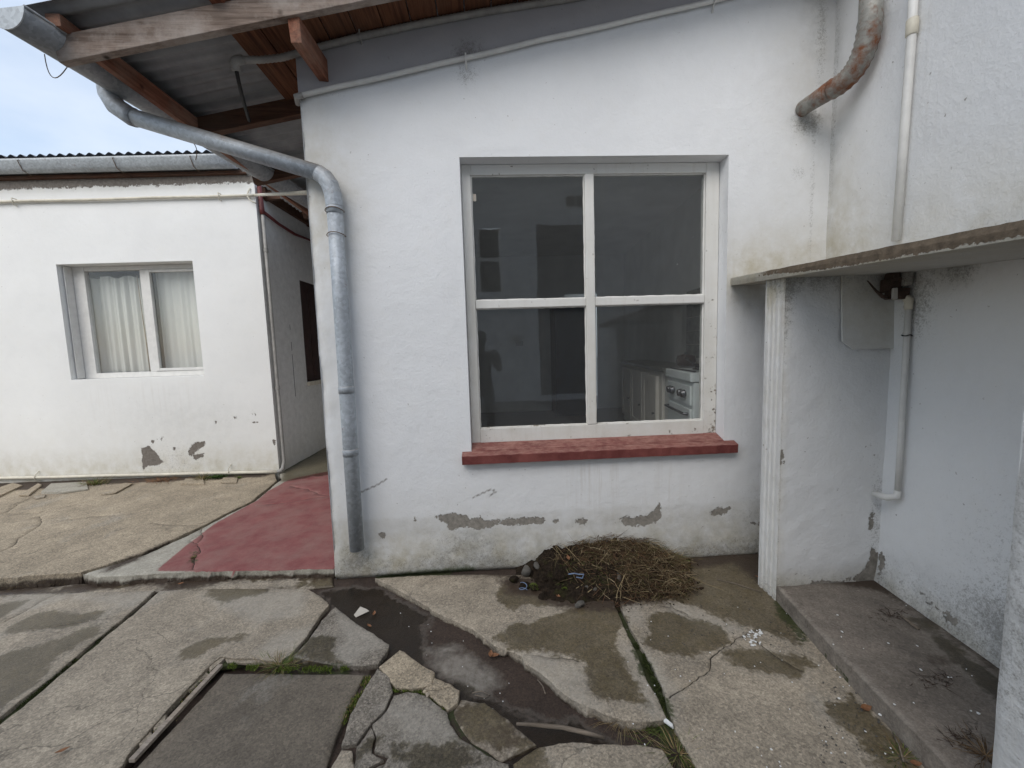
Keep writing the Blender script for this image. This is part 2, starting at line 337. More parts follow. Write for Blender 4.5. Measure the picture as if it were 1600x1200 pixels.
# ------------------------------------------------------------------ object helpers
def link(name, me, m, parent=None, kind=None):
    o = bpy.data.objects.new(name, me); C.objects.link(o)
    if m is not None: me.materials.append(m)
    if parent is not None: o.parent = parent
    if kind: o['kind'] = kind
    return o
def empty(name, loc=(0, 0, 0), rz=0.):
    o = bpy.data.objects.new(name, None); C.objects.link(o); o.location = loc; o.rotation_euler = (0, 0, rz); o.empty_display_size = .1; return o
def tag(o, label=None, cat=None, group=None, kind=None):
    if label: o['label'] = label
    if cat: o['category'] = cat
    if group: o['group'] = group
    if kind: o['kind'] = kind
    return o
class MB:
    def __init__(s): s.v = []; s.f = []
    def add(s, v, f):
        b = len(s.v); s.v += [tuple(map(float, p)) for p in v]; s.f += [tuple(i+b for i in q) for q in f]; return s
    def box(s, a, b, jit=0.):
        (x0, y0, z0), (x1, y1, z1) = a, b
        v = [(x0, y0, z0), (x1, y0, z0), (x1, y1, z0), (x0, y1, z0), (x0, y0, z1), (x1, y0, z1), (x1, y1, z1), (x0, y1, z1)]
        if jit: v = [tuple(c+random.uniform(-jit, jit) for c in p) for p in v]
        return s.add(v, [(3, 2, 1, 0), (4, 5, 6, 7), (0, 1, 5, 4), (1, 2, 6, 5), (2, 3, 7, 6), (3, 0, 4, 7)])
    def hexa(s, v): return s.add(v, [(3, 2, 1, 0), (4, 5, 6, 7), (0, 1, 5, 4), (1, 2, 6, 5), (2, 3, 7, 6), (3, 0, 4, 7)])
    def beam(s, p, q, w, h, up=(0, 0, 1)):                # box from p to q, w across, h along up (p,q at the bottom centre)
        p, q, up = Vector(p), Vector(q), Vector(up); t = (q-p).normalized(); r = t.cross(up).normalized(); u = r.cross(t).normalized()
        v = [p-r*w/2, p+r*w/2, q+r*w/2, q-r*w/2]; v += [x+u*h for x in v]
        return s.hexa(v)
    def tube(s, pts, r, n=12, cap=True, ring=None):
        pts = [Vector(p) for p in pts]; R_ = r if hasattr(r, '__len__') else [r]*len(pts); b = len(s.v); up = None
        for i, p in enumerate(pts):
            t = ((pts[min(i+1, len(pts)-1)]-p).normalized() + (p-pts[max(i-1, 0)]).normalized()).normalized()
            if up is None: up = t.orthogonal().normalized()
            up = (up-t*up.dot(t)).normalized(); e = t.cross(up)
            for k in range(n):
                a = 2*math.pi*k/n; s.v.append(tuple(p+(up*math.cos(a)+e*math.sin(a))*R_[i]))
        for i in range(len(pts)-1):
            for k in range(n):
                k2 = (k+1) % n; s.f.append((b+i*n+k, b+i*n+k2, b+(i+1)*n+k2, b+(i+1)*n+k))
        if cap:
            s.f.append(tuple(b+k for k in range(n))[::-1]); s.f.append(tuple(b+(len(pts)-1)*n+k for k in range(n)))
        return s
    def prism(s, poly, axis_vec):                         # closed polygon of 3D points extruded
        n = len(poly); a = Vector(axis_vec); v = [Vector(p) for p in poly]; v += [p+a for p in v]
        return s.add(v, [tuple(range(n))[::-1], tuple(range(n, 2*n))]+[(i, (i+1) % n, n+(i+1) % n, n+i) for i in range(n)])
    def build(s, name, m, parent=None, bevel=0., smooth=False, kind=None, attrs=None):
        me = bpy.data.meshes.new(name); me.from_pydata(s.v, [], s.f); me.update()
        bm = bmesh.new(); bm.from_mesh(me)
        if bevel:
            bmesh.ops.bevel(bm, geom=[e for e in bm.edges if e.is_manifold and e.calc_face_angle(0) > .5], offset=bevel, segments=2, affect='EDGES', profile=.6)
        bmesh.ops.recalc_face_normals(bm, faces=bm.faces); bm.to_mesh(me); bm.free()
        if smooth:
            for p in me.polygons: p.use_smooth = True
        if attrs:
            P = np.array([v.co for v in me.vertices])
            for k, fn in attrs.items():
                a = me.attributes.new(k, 'FLOAT', 'POINT'); a.data.foreach_set('value', np.asarray(fn(P), dtype=np.float32))
        return link(name, me, m, parent, kind)
def bez(p0, p1, p2, n=8):
    p0, p1, p2 = map(Vector, (p0, p1, p2)); return [p0*(1-t)**2+p1*2*t*(1-t)+p2*t*t for t in [i/n for i in range(n+1)]]

def wall_grid(name, to3, s0, s1, z0, z1, m, parent, holes=(), step=.02, attrs=None, disp=None, top=None, smooth=True, extra_s=(), extra_z=()):
    """front face of a wall as a fine grid in (s,z) with rectangular holes; to3(s,z,out)->xyz arrays"""
    def axis(a, b, cuts):
        cuts = sorted({a, b, *[c for c in cuts if a < c < b]}); r = []
        for p, q in zip(cuts[:-1], cuts[1:]): r += list(np.linspace(p, q, max(2, int(round((q-p)/step))+1)))[:-1]
        return np.array(r+[b])
    ss = axis(s0, s1, [c for h in holes for c in h[:2]]+list(extra_s)); zz = axis(z0, z1, [c for h in holes for c in h[2:]]+list(extra_z))
    S, Z = np.meshgrid(ss, zz); S = S.ravel(); Z = Z.ravel()
    if top is not None:
        t = top(S); k = np.clip((Z-z1*.75)/(z1*.25), 0, 1) if False else (Z-z0)/(z1-z0); hz = max([h[3] for h in holes]+[z0+1.])
        Z = np.where(Z > hz, hz+(Z-hz)*(t-hz)/(z1-hz), Z)
    P2 = np.stack([S, Z, np.zeros_like(S)], 1)
    out = disp(P2) if disp is not None else np.zeros(len(S))
    nx, nz_ = len(ss), len(zz); I = np.arange(nx*nz_).reshape(nz_, nx)
    f = np.stack([I[:-1, :-1], I[:-1, 1:], I[1:, 1:], I[1:, :-1]], -1).reshape(-1, 4)
    cs = np.repeat([(ss[:-1]+ss[1:])/2], nz_-1, 0).ravel(); cz = np.repeat((np.arange(nz_-1)), nx-1)
    czv = ((zz[:-1]+zz[1:])/2)[cz]; keep = np.ones(len(f), bool)
    for h in holes: keep &= ~((cs > h[0]) & (cs < h[1]) & (czv > h[2]) & (czv < h[3]))
    f = f[keep]; V = to3(S, Z, out)
    used = np.zeros(len(S), bool); used[f.ravel()] = True; idx = np.cumsum(used)-1
    V = V[used]; f = idx[f]; P2 = P2[used]
    me = bpy.data.meshes.new(name); me.from_pydata(V.tolist(), [], f.tolist()); me.update()
    for k, fn in (attrs or {}).items():
        a = me.attributes.new(k, 'FLOAT', 'POINT'); a.data.foreach_set('value', np.asarray(fn(P2), dtype=np.float32))
    if smooth: me.polygons.foreach_set('use_smooth', [True]*len(me.polygons))
    return link(name, me, m, parent)
def blob(P, cx, cz, rx, rz, w=1.): return w*np.exp(-(((P[:, 0]-cx)/rx)**2+((P[:, 1]-cz)/rz)**2))
def band(v, a, b): return np.clip((v-a)/(b-a), 0, 1)

# ------------------------------------------------------------------ ground
def pw(pts, z=0.): return [tuple(G(*p, z)[:2]) if len(p) == 2 else p[:2] for p in pts]
def z4(*pts): return pw([(x/2.857, 780+y/2.857) for x, y in pts])
def z5(*pts): return pw([(440+x/2.857, 780+y/2.857) for x, y in pts])
def z6(*pts): return pw([(740+x/3.2, 780+y/3.2) for x, y in pts])
def z8(*pts): return pw([(1100+x/2.4, 700+y/2.4) for x, y in pts])
WET = [z4((30, 600), (60, 560), (180, 510), (270, 495), (330, 500), (400, 515), (450, 500), (430, 530), (360, 545), (250, 570), (130, 600), (50, 615)),
       z4((-900, 760), (0, 690), (150, 665), (330, 590), (460, 560), (440, 600), (380, 640), (250, 700), (200, 760), (180, 820), (90, 880), (20, 950), (-300, 1200), (-900, 1100)),
       z4((-900, 480), (0, 460), (110, 465), (60, 510), (0, 540), (-900, 600)),
       z4((940, 400), (1100, 392), (1220, 395), (1150, 430), (1000, 455), (950, 430)),
       z4((790, 680), (870, 650), (1000, 610), (1060, 600), (1100, 620), (950, 680), (860, 715), (790, 715)),
       z4((690, 350), (860, 335), (1500, 330), (1500, 360), (1200, 350), (1000, 350), (860, 385), (740, 400)),
       z4((-900, 400), (0, 395), (300, 375), (690, 350), (690, 370), (300, 410), (0, 430), (-900, 470)),
       z5((40, 700), (110, 620), (200, 590), (240, 620), (210, 690), (250, 740), (290, 748)),
       z5((-60, 390), (120, 395), (180, 420), (250, 380), (240, 340), (150, 345)),
       z6((560, 520), (700, 520), (770, 640), (720, 700), (740, 760), (790, 880), (860, 1040), (700, 1030), (600, 990), (560, 930), (540, 830), (500, 780), (240, 770), (120, 700), (200, 640), (400, 580)),
       z6((150, 430), (560, 500), (400, 540), (200, 560), (100, 500)),
       z6((850, 590), (1000, 560), (1240, 640), (1280, 720), (1180, 760), (1090, 805), (960, 790), (870, 730)),
       z6((700, 200), (1500, 200), (1500, 440), (1640, 640), (1640, 740), (1400, 640), (1250, 620), (1060, 530), (900, 490), (700, 500), (640, 420)),
       z6((1240, 760), (1330, 740), (1660, 790), (1640, 900), (1400, 880), (1250, 800)),
       z5((800, 870), (910, 890), (1130, 1070), (970, 1130), (850, 1060), (740, 945)), z5((1000, 1130), (1150, 1080), (1200, 1200), (1050, 1230)),
       z8((430, 950), (560, 930), (700, 1050), (880, 1250), (700, 1250)),
       z5((340, 1100), (420, 1010), (440, 1080), (330, 1160)), z5((470, 1130), (820, 1060), (1000, 1170), (600, 1250))]
PALE = [z5((1090, 700), (1200, 695), (1250, 730), (1340, 760), (1370, 830), (1370, 900), (1450, 940), (1330, 930), (1220, 850), (1120, 770)),
        z4((1130, 680), (1230, 610), (1330, 580), (1400, 560), (1370, 610), (1300, 680), (1200, 700)),
        z4((0, 420), (260, 420), (560, 415), (690, 405), (600, 480), (480, 470), (300, 440), (60, 520)), z4((900, 430), (1350, 405), (1380, 440), (1330, 520), (1150, 560)),
        z5((250, 490), (420, 600), (470, 650), (300, 735), (210, 700), (270, 640)), z6((720, 520), (850, 505), (840, 640), (770, 620)),
        z6((930, 510), (1050, 520), (1350, 640), (1330, 690), (1150, 650), (1000, 580)), z6((820, 740), (880, 760), (1050, 1000), (960, 1040), (900, 900)),
        z6((740, 740), (790, 730), (900, 930), (960, 1100), (880, 1040)), z5((430, 930), (600, 890), (760, 1000), (800, 1060), (560, 1100)),
        z5((670, 690), (800, 670), (940, 720), (970, 790), (900, 840), (830, 840), (780, 770), (700, 740)), z5((650, 650), (780, 630), (800, 650), (680, 680))]
SOIL = [z4((-900, 395), (0, 392), (300, 372), (690, 345), (1500, 330), (1500, 350), (1330, 348), (1200, 343), (1000, 360), (860, 383), (740, 402), (680, 370), (300, 410), (0, 428), (-900, 470)), z6((120, 400), (160, 470), (300, 505), (450, 550), (560, 560), (690, 570), (760, 540), (1000, 510), (1120, 470), (1090, 380), (400, 380)), z6((640, 440), (1000, 430), (1080, 400), (1000, 500), (900, 500), (740, 520), (690, 545), (560, 540), (400, 500), (170, 470), (170, 380)),
        z6((-500, 330), (180, 330), (180, 395), (-40, 385), (-500, 372)), z6((1000, 250), (1500, 255), (1440, 420), (1300, 330), (1050, 350))]
MOSS = [z6((790, 700), (815, 740), (860, 800), (900, 860), (905, 920), (850, 890), (820, 850), (805, 790)), z6((895, 920), (920, 920), (985, 1050), (1010, 1100), (960, 1080), (925, 1000)),
        z5((430, 310), (560, 310), (760, 305), (760, 335), (560, 345), (430, 350)), z4((1000, 740), (1550, 745), (1560, 775), (1000, 768)),
        z8((280, 560), (390, 700), (370, 740), (290, 640), (265, 600))]
PALEMUD = PALE[-2:]
CRACKS = [pw([(84, 930), (62, 940), (40, 955), (7, 972)]), pw([(201, 960), (170, 966), (140, 971), (95, 978), (52, 986)]),
          z6((970, 1010), (1030, 965), (1100, 920), (1180, 860), (1190, 800), (1240, 760), (1320, 700), (1400, 660)),
          z6((1400, 700), (1450, 740), (1530, 800), (1640, 860)), z6((930, 530), (1000, 545), (1070, 577)),
          z6((240, 780), (330, 790), (440, 800), (520, 815)), z4((1280, 700), (1340, 640), (1380, 580))]
CRACKS_UP = [pw(p, .05) for p in ([(-10, 806), (12, 803), (60, 802), (75, 797), (110, 790), (150, 782)], [(12, 801), (25, 789), (55, 775)], [(60, 808), (64, 816), (50, 830), (28, 842), (18, 855), (0, 863)],
             [(85, 813), (150, 807), (195, 804), (240, 796), (290, 786)], [(240, 816), (265, 821), (312, 820), (316, 818)],
             [(313, 822), (316, 838), (308, 850), (312, 862), (302, 878), (303, 890)], [(313, 835), (296, 844), (310, 850)], [(400, 790), (430, 787), (460, 783), (500, 776), (530, 774)], [(455, 760), (480, 764), (500, 772), (540, 778)])]
RED = [pw([(243, 892), (287, 855), (336, 818), (402, 782), (418, 768), (455, 748), (520, 735), (800, 735), (800, 900)], .05)]

def densify(poly, step, jit, seed, closed=True):
    out = []; n = len(poly)
    for i in range(n if closed else n-1):
        a = np.array(poly[i], float); b = np.array(poly[(i+1) % n], float); l = np.hypot(*(b-a)); k = max(1, int(l/step)); nrm = np.array([-(b-a)[1], (b-a)[0]])/(l+1e-9)
        for j in range(k):
            t = j/k; p = a+(b-a)*t; q = np.array([[p[0], p[1], seed*3.1]])
            off = fbm(q, 9, 4, seed)[0]*jit*1.6 + fbm(q, 45, 2, seed+5)[0]*jit*.6
            out.append(p+nrm*off)
    if not closed: out.append(np.array(poly[-1], float))
    return out
def slab(name, poly, z, th, m, parent, gap=.004, jit=.007, step=.028, cracks=(), seed=1, tilt=(0, 0), attrs=None, lump=.004, chip=.5, far=None, kind=None, edge=.006):
    ol = densify(poly, step*.7, jit, seed); ol = np.array(ol)
    ctr = ol.mean(0); x0, y0 = ol.min(0); x1, y1 = ol.max(0)
    # ensure counter clockwise
    ar = np.sum(ol[:, 0]*np.roll(ol[:, 1], -1)-np.roll(ol[:, 0], -1)*ol[:, 1])
    if ar < 0: ol = ol[::-1].copy()
    tg = np.roll(ol, -1, 0)-np.roll(ol, 1, 0); nr = np.stack([-tg[:, 1], tg[:, 0]], 1); nr /= (np.linalg.norm(nr, axis=1)[:, None]+1e-9)
    ol = ol+nr*gap
    gx, gy = np.meshgrid(np.arange(x0, x1, step), np.arange(y0, y1, step)); g = np.stack([gx.ravel(), gy.ravel()], 1)
    g += RNG.uniform(-.3, .3, g.shape)*step
    dist = np.hypot(g[:, 0], g[:, 1]); keep = RNG.random(len(g)) < np.clip((2.6/np.maximum(dist, .1))**2, .12, 1); g = g[keep]
    inner = ol+nr*edge*1.6
    s_ = sdf(g, ol); g = g[s_ > edge*2.4]
    cr = []
    for c in cracks:
        d = np.array(densify(c, step*.6, .012, seed+9, False)); tt = np.gradient(d, axis=0); nn = np.stack([-tt[:, 1], tt[:, 0]], 1); nn /= (np.linalg.norm(nn, axis=1)[:, None]+1e-9)
        ok = sdf(d, ol) > .012
        wv = .003+.0035*np.abs(fbm(np.c_[d, d[:, :1]*0], 6, 2, seed))
        cr.append((d[ok], nn[ok], wv[ok]))
        if ok.sum() and len(g): g = g[dline(g, [tuple(q) for q in d]) > .011]
    pts = [ol, inner[sdf(inner, ol) > edge*.8]]
    cat = [np.zeros(len(ol)), np.ones(len(pts[1]))*2]
    for d, nn, wv in cr:
        if len(d): pts += [d, d+nn*wv[:, None]*1.4, d-nn*wv[:, None]*1.4]; cat += [np.ones(len(d))*3, np.ones(len(d))*2, np.ones(len(d))*2]
    pts.append(g); cat.append(np.ones(len(g))*2)
    P = np.concatenate(pts); cat = np.concatenate(cat); n = len(ol)
    vo, eo, fo, ov, oe, of = delaunay_2d_cdt([Vector(p) for p in P], [], [list(range(n))], 1, 1e-6)
    V = np.array([(v.x, v.y) for v in vo]); orig = np.array([o[0] if o else -1 for o in ov]); ct = np.where(orig >= 0, cat[np.maximum(orig, 0)], 0)
    P3 = np.c_[V, np.full(len(V), seed*.37)]
    zt = z+tilt[0]*(V[:, 0]-ctr[0])+tilt[1]*(V[:, 1]-ctr[1])+lump*fbm(P3, 3.5, 4, seed)+.0012*fbm(P3, 30, 2, seed)
    zt = zt-np.where(ct == 0, edge*(.5+np.abs(fbm(P3, 25, 2, seed+3))*1.6), 0)-np.where(ct == 3, .009, 0)
    verts = np.c_[V, zt]; faces = [tuple(f) for f in fo]
    # skirt: boundary edges
    from collections import Counter
    ec = Counter(); dirn = {}
    for f in faces:
        for a, b in zip(f, f[1:]+f[:1]): k = (min(a, b), max(a, b)); ec[k] += 1; dirn[k] = (a, b)
    low = {}; mid = {}; ex = []
    base = len(verts)
    def getv(i, store, dz, amp):
        if i not in store:
            q = np.array([[V[i, 0], V[i, 1], dz*7]]); o = fbm(q, 22, 3, seed+1)[0]*amp
            dv = V[i]-ctr; dv = dv/(np.linalg.norm(dv)+1e-9)
            store[i] = base+len(ex); ex.append((V[i, 0]+dv[0]*o, V[i, 1]+dv[1]*o, zt[i]-dz))
        return store[i]
    for k, c in ec.items():
        if c == 1:
            a, b = dirn[k]; a1, b1 = getv(a, mid, th*.4, .020*chip), getv(b, mid, th*.4, .012*chip); a2, b2 = getv(a, low, th, .034*chip), getv(b, low, th, .034*chip)
            faces += [(b, a, a1, b1), (b1, a1, a2, b2)]
    allv = np.vstack([verts, np.array(ex).reshape(-1, 3)])
    me = bpy.data.meshes.new(name); me.from_pydata(allv.tolist(), [], faces); me.update()
    at = {'wet': lambda P: union(P, WET), 'pale': lambda P: union(P, PALE), 'soil': lambda P: np.maximum(union(P, SOIL), 1+np.clip((-.026-P[:, 2])*3.5, -.4, .1)), 'moss': lambda P: union(P, MOSS)}
    if attrs is not None: at = attrs
    for k, fn in at.items():
        a = me.attributes.new(k, 'FLOAT', 'POINT'); a.data.foreach_set('value', np.asarray(fn(allv), dtype=np.float32))
    ca = np.zeros(len(allv), np.float32); ca[:len(ct)] = (ct == 3)
    a = me.attributes.new('crack', 'FLOAT', 'POINT'); a.data.foreach_set('value', ca)
    me.polygons.foreach_set('use_smooth', [True]*len(fo)+[False]*(len(faces)-len(fo)))
    return link(name, me, m, parent, kind)

ground = empty('ground'); ground['kind'] = 'structure'
earth = MB().add([(-60, -60, -.075), (60, -60, -.075), (60, 60, -.075), (-60, 60, -.075)], [(0, 1, 2, 3)]).build('earth', M['mud'], ground)
# muddy drain bed
slab('drain_bed', pw([(460, 895), (600, 885), (830, 880), (1100, 880), (1100, 1180), (1150, 1400), (420, 1400), (420, 1020)]), -.034, .05, M['mud'], ground, seed=21, lump=.016, step=.03,
     attrs={'wet': lambda P: union(P, [z5((180, 400), (420, 380), (640, 500), (620, 640), (700, 760), (900, 870), (1500, 1050), (1500, 1250), (700, 1250), (400, 900), (300, 560))]), 'pale': lambda P: union(P, PALEMUD), 'moss': lambda P: union(P, MOSS), 'soil': lambda P: np.zeros(len(P))})
pav = empty('pavement'); pav['kind'] = 'structure'
up = {'red': lambda P: union(P, RED), 'wet': lambda P: union(P, [pw([(440, 752), (520, 742), (520, 690), (470, 700)], .05)]), 'soil': lambda P: np.maximum(1+np.clip((.010-P[:, 2])*3.5, -.4, .08), union(P, [pw([(-200, 775), (0, 768), (200, 755), (420, 745), (420, 738), (0, 745), (-200, 752)], .05), pw([(160, 888), (224, 862), (270, 842), (272, 846), (226, 870), (170, 893)], .05)])), 'moss': lambda P: union(P, [pw([(440, 742), (462, 728), (500, 706), (492, 704), (455, 722)], .05), pw([(296, 880), (306, 880), (306, 862), (300, 858)], .05)])}
slab('concrete_slab', pw([(-700, 960), (-200, 920), (0, 905), (45, 900), (126, 894), (224, 864), (290, 834), (322, 818.5), (350, 804), (395, 782), (415, 766), (434, 750)], .05)+[(-3.6, 4.85), (-12, 4.05), (-12, 1.2)], .05, .11, M['c_tan'], pav, seed=2, cracks=CRACKS_UP[:5], attrs=up, lump=.008, gap=.006, chip=1.6, jit=.012)
slab('concrete_slab', pw([(130, 897), (150, 903), (245, 896), (330, 893), (430, 891), (520, 888)], .05)+[(-1.56, 2.66), (-1.62, 8.5), (-4.3, 8.5), (-3.55, 4.86)]+pw([(440, 748), (417, 768), (397, 784), (352, 806), (324, 820.5), (292, 836.5), (226, 867)], .05), .05, .11, M['c_red'], pav, seed=3, cracks=CRACKS_UP[5:], attrs=up, lump=.006, chip=1.6, gap=.004)
slab('concrete_slab', pw([(-700, 970), (0, 918), (130, 908), (250, 902), (430, 897), (519, 895), (522, 912), (483, 917), (350, 917), (247, 920), (0, 927), (-700, 985)]), -.018, .06, M['c_grey'], pav, seed=4, lump=.006, kind=None)
slab('concrete_slab', pw([(-700, 990), (0, 928), (130, 924), (245, 922), (201, 960), (129.5, 1018), (70, 1068), (0, 1122), (-150, 1240), (-420, 1440)]), 0, .08, M['c_grey'], pav, seed=5, edge=.0035, cracks=CRACKS[:2], gap=.007)
slab('concrete_slab', pw([(249, 922), (350, 919), (483, 919), (505, 932), (516, 944), (498, 968), (480, 995), (454, 1024), (436, 1036), (400, 1030), (345, 1028), (322, 1046), (283, 1088), (245, 1130), (205, 1176), (180, 1215), (110, 1320), (-60, 1600), (-460, 1500), (-150, 1252), (0, 1130), (70, 1075), (130, 1022), (203, 963)]), 0, .08, M['c_grey'], pav, seed=6, edge=.0035, cracks=[], gap=.006)
slab('concrete_slab', pw([(350, 1049), (440, 1049), (546, 1050), (572, 1051), (545, 1105), (527, 1147), (508, 1205), (460, 1360), (60, 1360), (206, 1203)]), -.006, .07, M['c_dark'], pav, seed=7, jit=.002, lump=.002, attrs={}, chip=.3)
slab('concrete_slab', pw([(523, 949), (560, 975), (608, 1007), (606, 1016), (590, 1038), (545, 1041), (500, 1038), (456, 1026), (484, 998), (502, 970)]), .002, .08, M['c_agg'], pav, gap=.0015, seed=8, edge=.0035)
slab('concrete_slab', pw([(625.5, 1013), (655, 1035), (679, 1049), (675, 1070), (645, 1075), (618, 1074), (603, 1058), (591, 1041)]), 0, .08, M['c_tan'], pav, gap=.0015, seed=9, edge=.0035)
slab('concrete_slab', pw([(679, 1055), (702, 1063), (721, 1076), (717, 1098), (700, 1110), (686, 1101), (671, 1089), (655, 1080)]), -.003, .08, M['c_tan'], pav, seed=10, edge=.0035, cracks=[pw([(655, 1080), (675, 1078), (700, 1072), (715, 1078)])], step=.018)
slab('concrete_slab', pw([(590, 1043), (608, 1059), (614, 1081), (601, 1109), (580, 1131), (557, 1162), (532, 1166), (547, 1117), (570, 1073)]), 0, .08, M['c_agg'], pav, gap=.0015, seed=12, edge=.0035)
slab('concrete_slab', pw([(615, 1084), (636, 1080), (652, 1081), (672, 1091), (698, 1111), (706, 1130), (722, 1153), (760, 1178), (795, 1192), (800, 1230), (840, 1400), (560, 1400), (585, 1215), (606, 1182), (584, 1172), (589, 1150), (582, 1131), (603, 1110)]), -.002, .08, M['c_agg'], pav, gap=.0015, seed=13, edge=.0035, step=.022)
slab('concrete_slab', pw([(580, 1132), (588, 1150), (582, 1172), (600, 1184), (570, 1200), (552, 1196), (556, 1163)]), -.006, .08, M['c_agg'], pav, gap=.0015, seed=14, edge=.0035, step=.018)
slab('concrete_slab', pw([(520, 1190), (533, 1169), (551, 1170), (553, 1192), (548, 1225), (505, 1225)]), -.004, .08, M['c_grey'], pav, gap=.0015, seed=15, edge=.0035, step=.018)
slab('concrete_slab', pw([(552, 1200), (575, 1205), (600, 1190), (582, 1225), (560, 1300), (500, 1330), (512, 1230), (548, 1228)]), -.006, .08, M['c_agg'], pav, gap=.0015, seed=16, edge=.0035, step=.018)
slab('concrete_slab', pw([(720, 1086), (757, 1091), (794, 1116), (838, 1156), (810, 1172), (782, 1182), (734, 1154), (704, 1112)]), -.02, .06, M['c_grey'], pav, gap=.0015, seed=17, edge=.0035, lump=.012)
slab('concrete_slab', pw([(585, 905), (640, 900), (760, 898), (850, 900), (961, 915), (962, 950), (978, 986), (1000, 1030), (1014, 1068), (1030, 1096), (1044, 1128), (1000, 1134), (973, 1128), (935, 1115), (905, 1104), (870, 1077), (845, 1055), (818, 1040), (814, 1029), (772, 1011), (741, 987), (710, 972), (685, 961), (650, 940), (615, 920)]), .008, .085, M['c_grey'], pav, seed=18, edge=.0035, cracks=[CRACKS[5]], chip=1.6)
slab('concrete_slab', pw([(966, 915), (1080, 890)])+[tuple(hw(2.6, -.02, 0)[:2]), tuple(hw(3.55, -.02, 0)[:2]), (2.0, 2.55)]+pw([(1215, 925), (1222, 940), (1330, 1060), (1450, 1195), (1560, 1330), (1130, 1400), (1084, 1200), (1060, 1155), (1044, 1112), (1036, 1085), (1026, 1061), (1006, 1018), (983, 984), (968, 952)]), .004, .085, M['c_grey'], pav, seed=19, edge=.0035, cracks=CRACKS[2:5], gap=.006)
slab('concrete_slab', pw([(842, 1163), (888, 1156), (1000, 1160), (1035, 1168), (1060, 1205), (1110, 1400), (850, 1400), (800, 1190)]), -.004, .08, M['c_grey'], pav, seed=20, edge=.0035)
MB().box((-12, -7.2, -.12), (2.0, .93, -.028)).build('yard_slab', M['yard'], pav, attrs=None)

jat = {'moss': lambda P: 1+np.clip(.25*fbm(P, 2.5, 3, 90)-.01, -.3, .3), 'wet': lambda P: .8+0*P[:, 0]}
slab('joint_soil', pw([(-690, 990), (240, 925), (480, 922), (500, 940), (455, 1020), (340, 1036), (215, 1150), (-100, 1480), (-420, 1430)]), -.022, .02, M['mud'], ground, seed=61, lump=.004, step=.05, attrs=jat)
slab('joint_soil', pw([(560, 1050), (600, 1045), (640, 1070), (710, 1100), (735, 1150), (780, 1180), (820, 1390), (530, 1390), (530, 1170)]), -.020, .02, M['mud'], ground, seed=62, lump=.004, step=.04, attrs=jat)
slab('joint_soil', pw([(966, 925), (1000, 930), (1030, 1000), (1060, 1060), (1110, 1200), (1150, 1390), (1080, 1390), (1050, 1170), (1000, 1080), (960, 990)]), -.020, .02, M['mud'], ground, seed=63, lump=.004, step=.04, attrs=jat)
# ------------------------------------------------------------------ main house
house = empty('house', tuple(W), A)
tag(house, 'white rendered house with the big four-pane window and open timber eaves', 'house')
WS0, WS1, WZ0, WZ1 = 1.013, 2.865, .86, 2.879
ROOF = lambda s, off=0.: 3.22+.196*(s+1.1)+off
pipe2 = lambda s: 3.262+(3.835-3.262)*(s-.057)/(2.709-.057)
def PH(lst, d=0): return [H(x, y, d) for x, y in lst]
def q5(*p): return PH([(440+x/2.857, 780+y/2.857) for x, y in p])
def q6(*p): return PH([(740+x/3.2, 780+y/3.2) for x, y in p])
PEEL = [q5((690, 82), (730, 68), (775, 66), (825, 72), (840, 92), (890, 72), (900, 96), (980, 90), (1080, 82), (1150, 80), (1178, 96), (1150, 112), (1050, 116), (960, 116), (900, 132), (800, 126), (745, 140), (735, 110), (705, 100)),
        q6((508, 108), (540, 97), (568, 100), (566, 124), (530, 128)), q6((735, 98), (860, 82), (900, 50), (930, 15), (942, 80), (930, 105), (860, 130), (790, 136), (740, 125)),
        q6((1180, 70), (1215, 44), (1280, 40), (1260, 70), (1200, 86)), q5((580, 88), (605, 84), (610, 98), (590, 100)), q6((385, 112), (425, 102), (420, 118), (400, 124)), q6((1385, 118), (1440, 112), (1440, 128), (1400, 128)),
        q6((690, 115), (720, 108), (715, 120)), q5((435, 150), (460, 150), (465, 172), (445, 175))]
CRK = [q5((300, -60), (350, -30), (420, -60), (470, -90)), PH([(765, 775), (775, 768), (768, 764), (740, 777)])]
ldist = lambda P, pl: dline(P, pl)
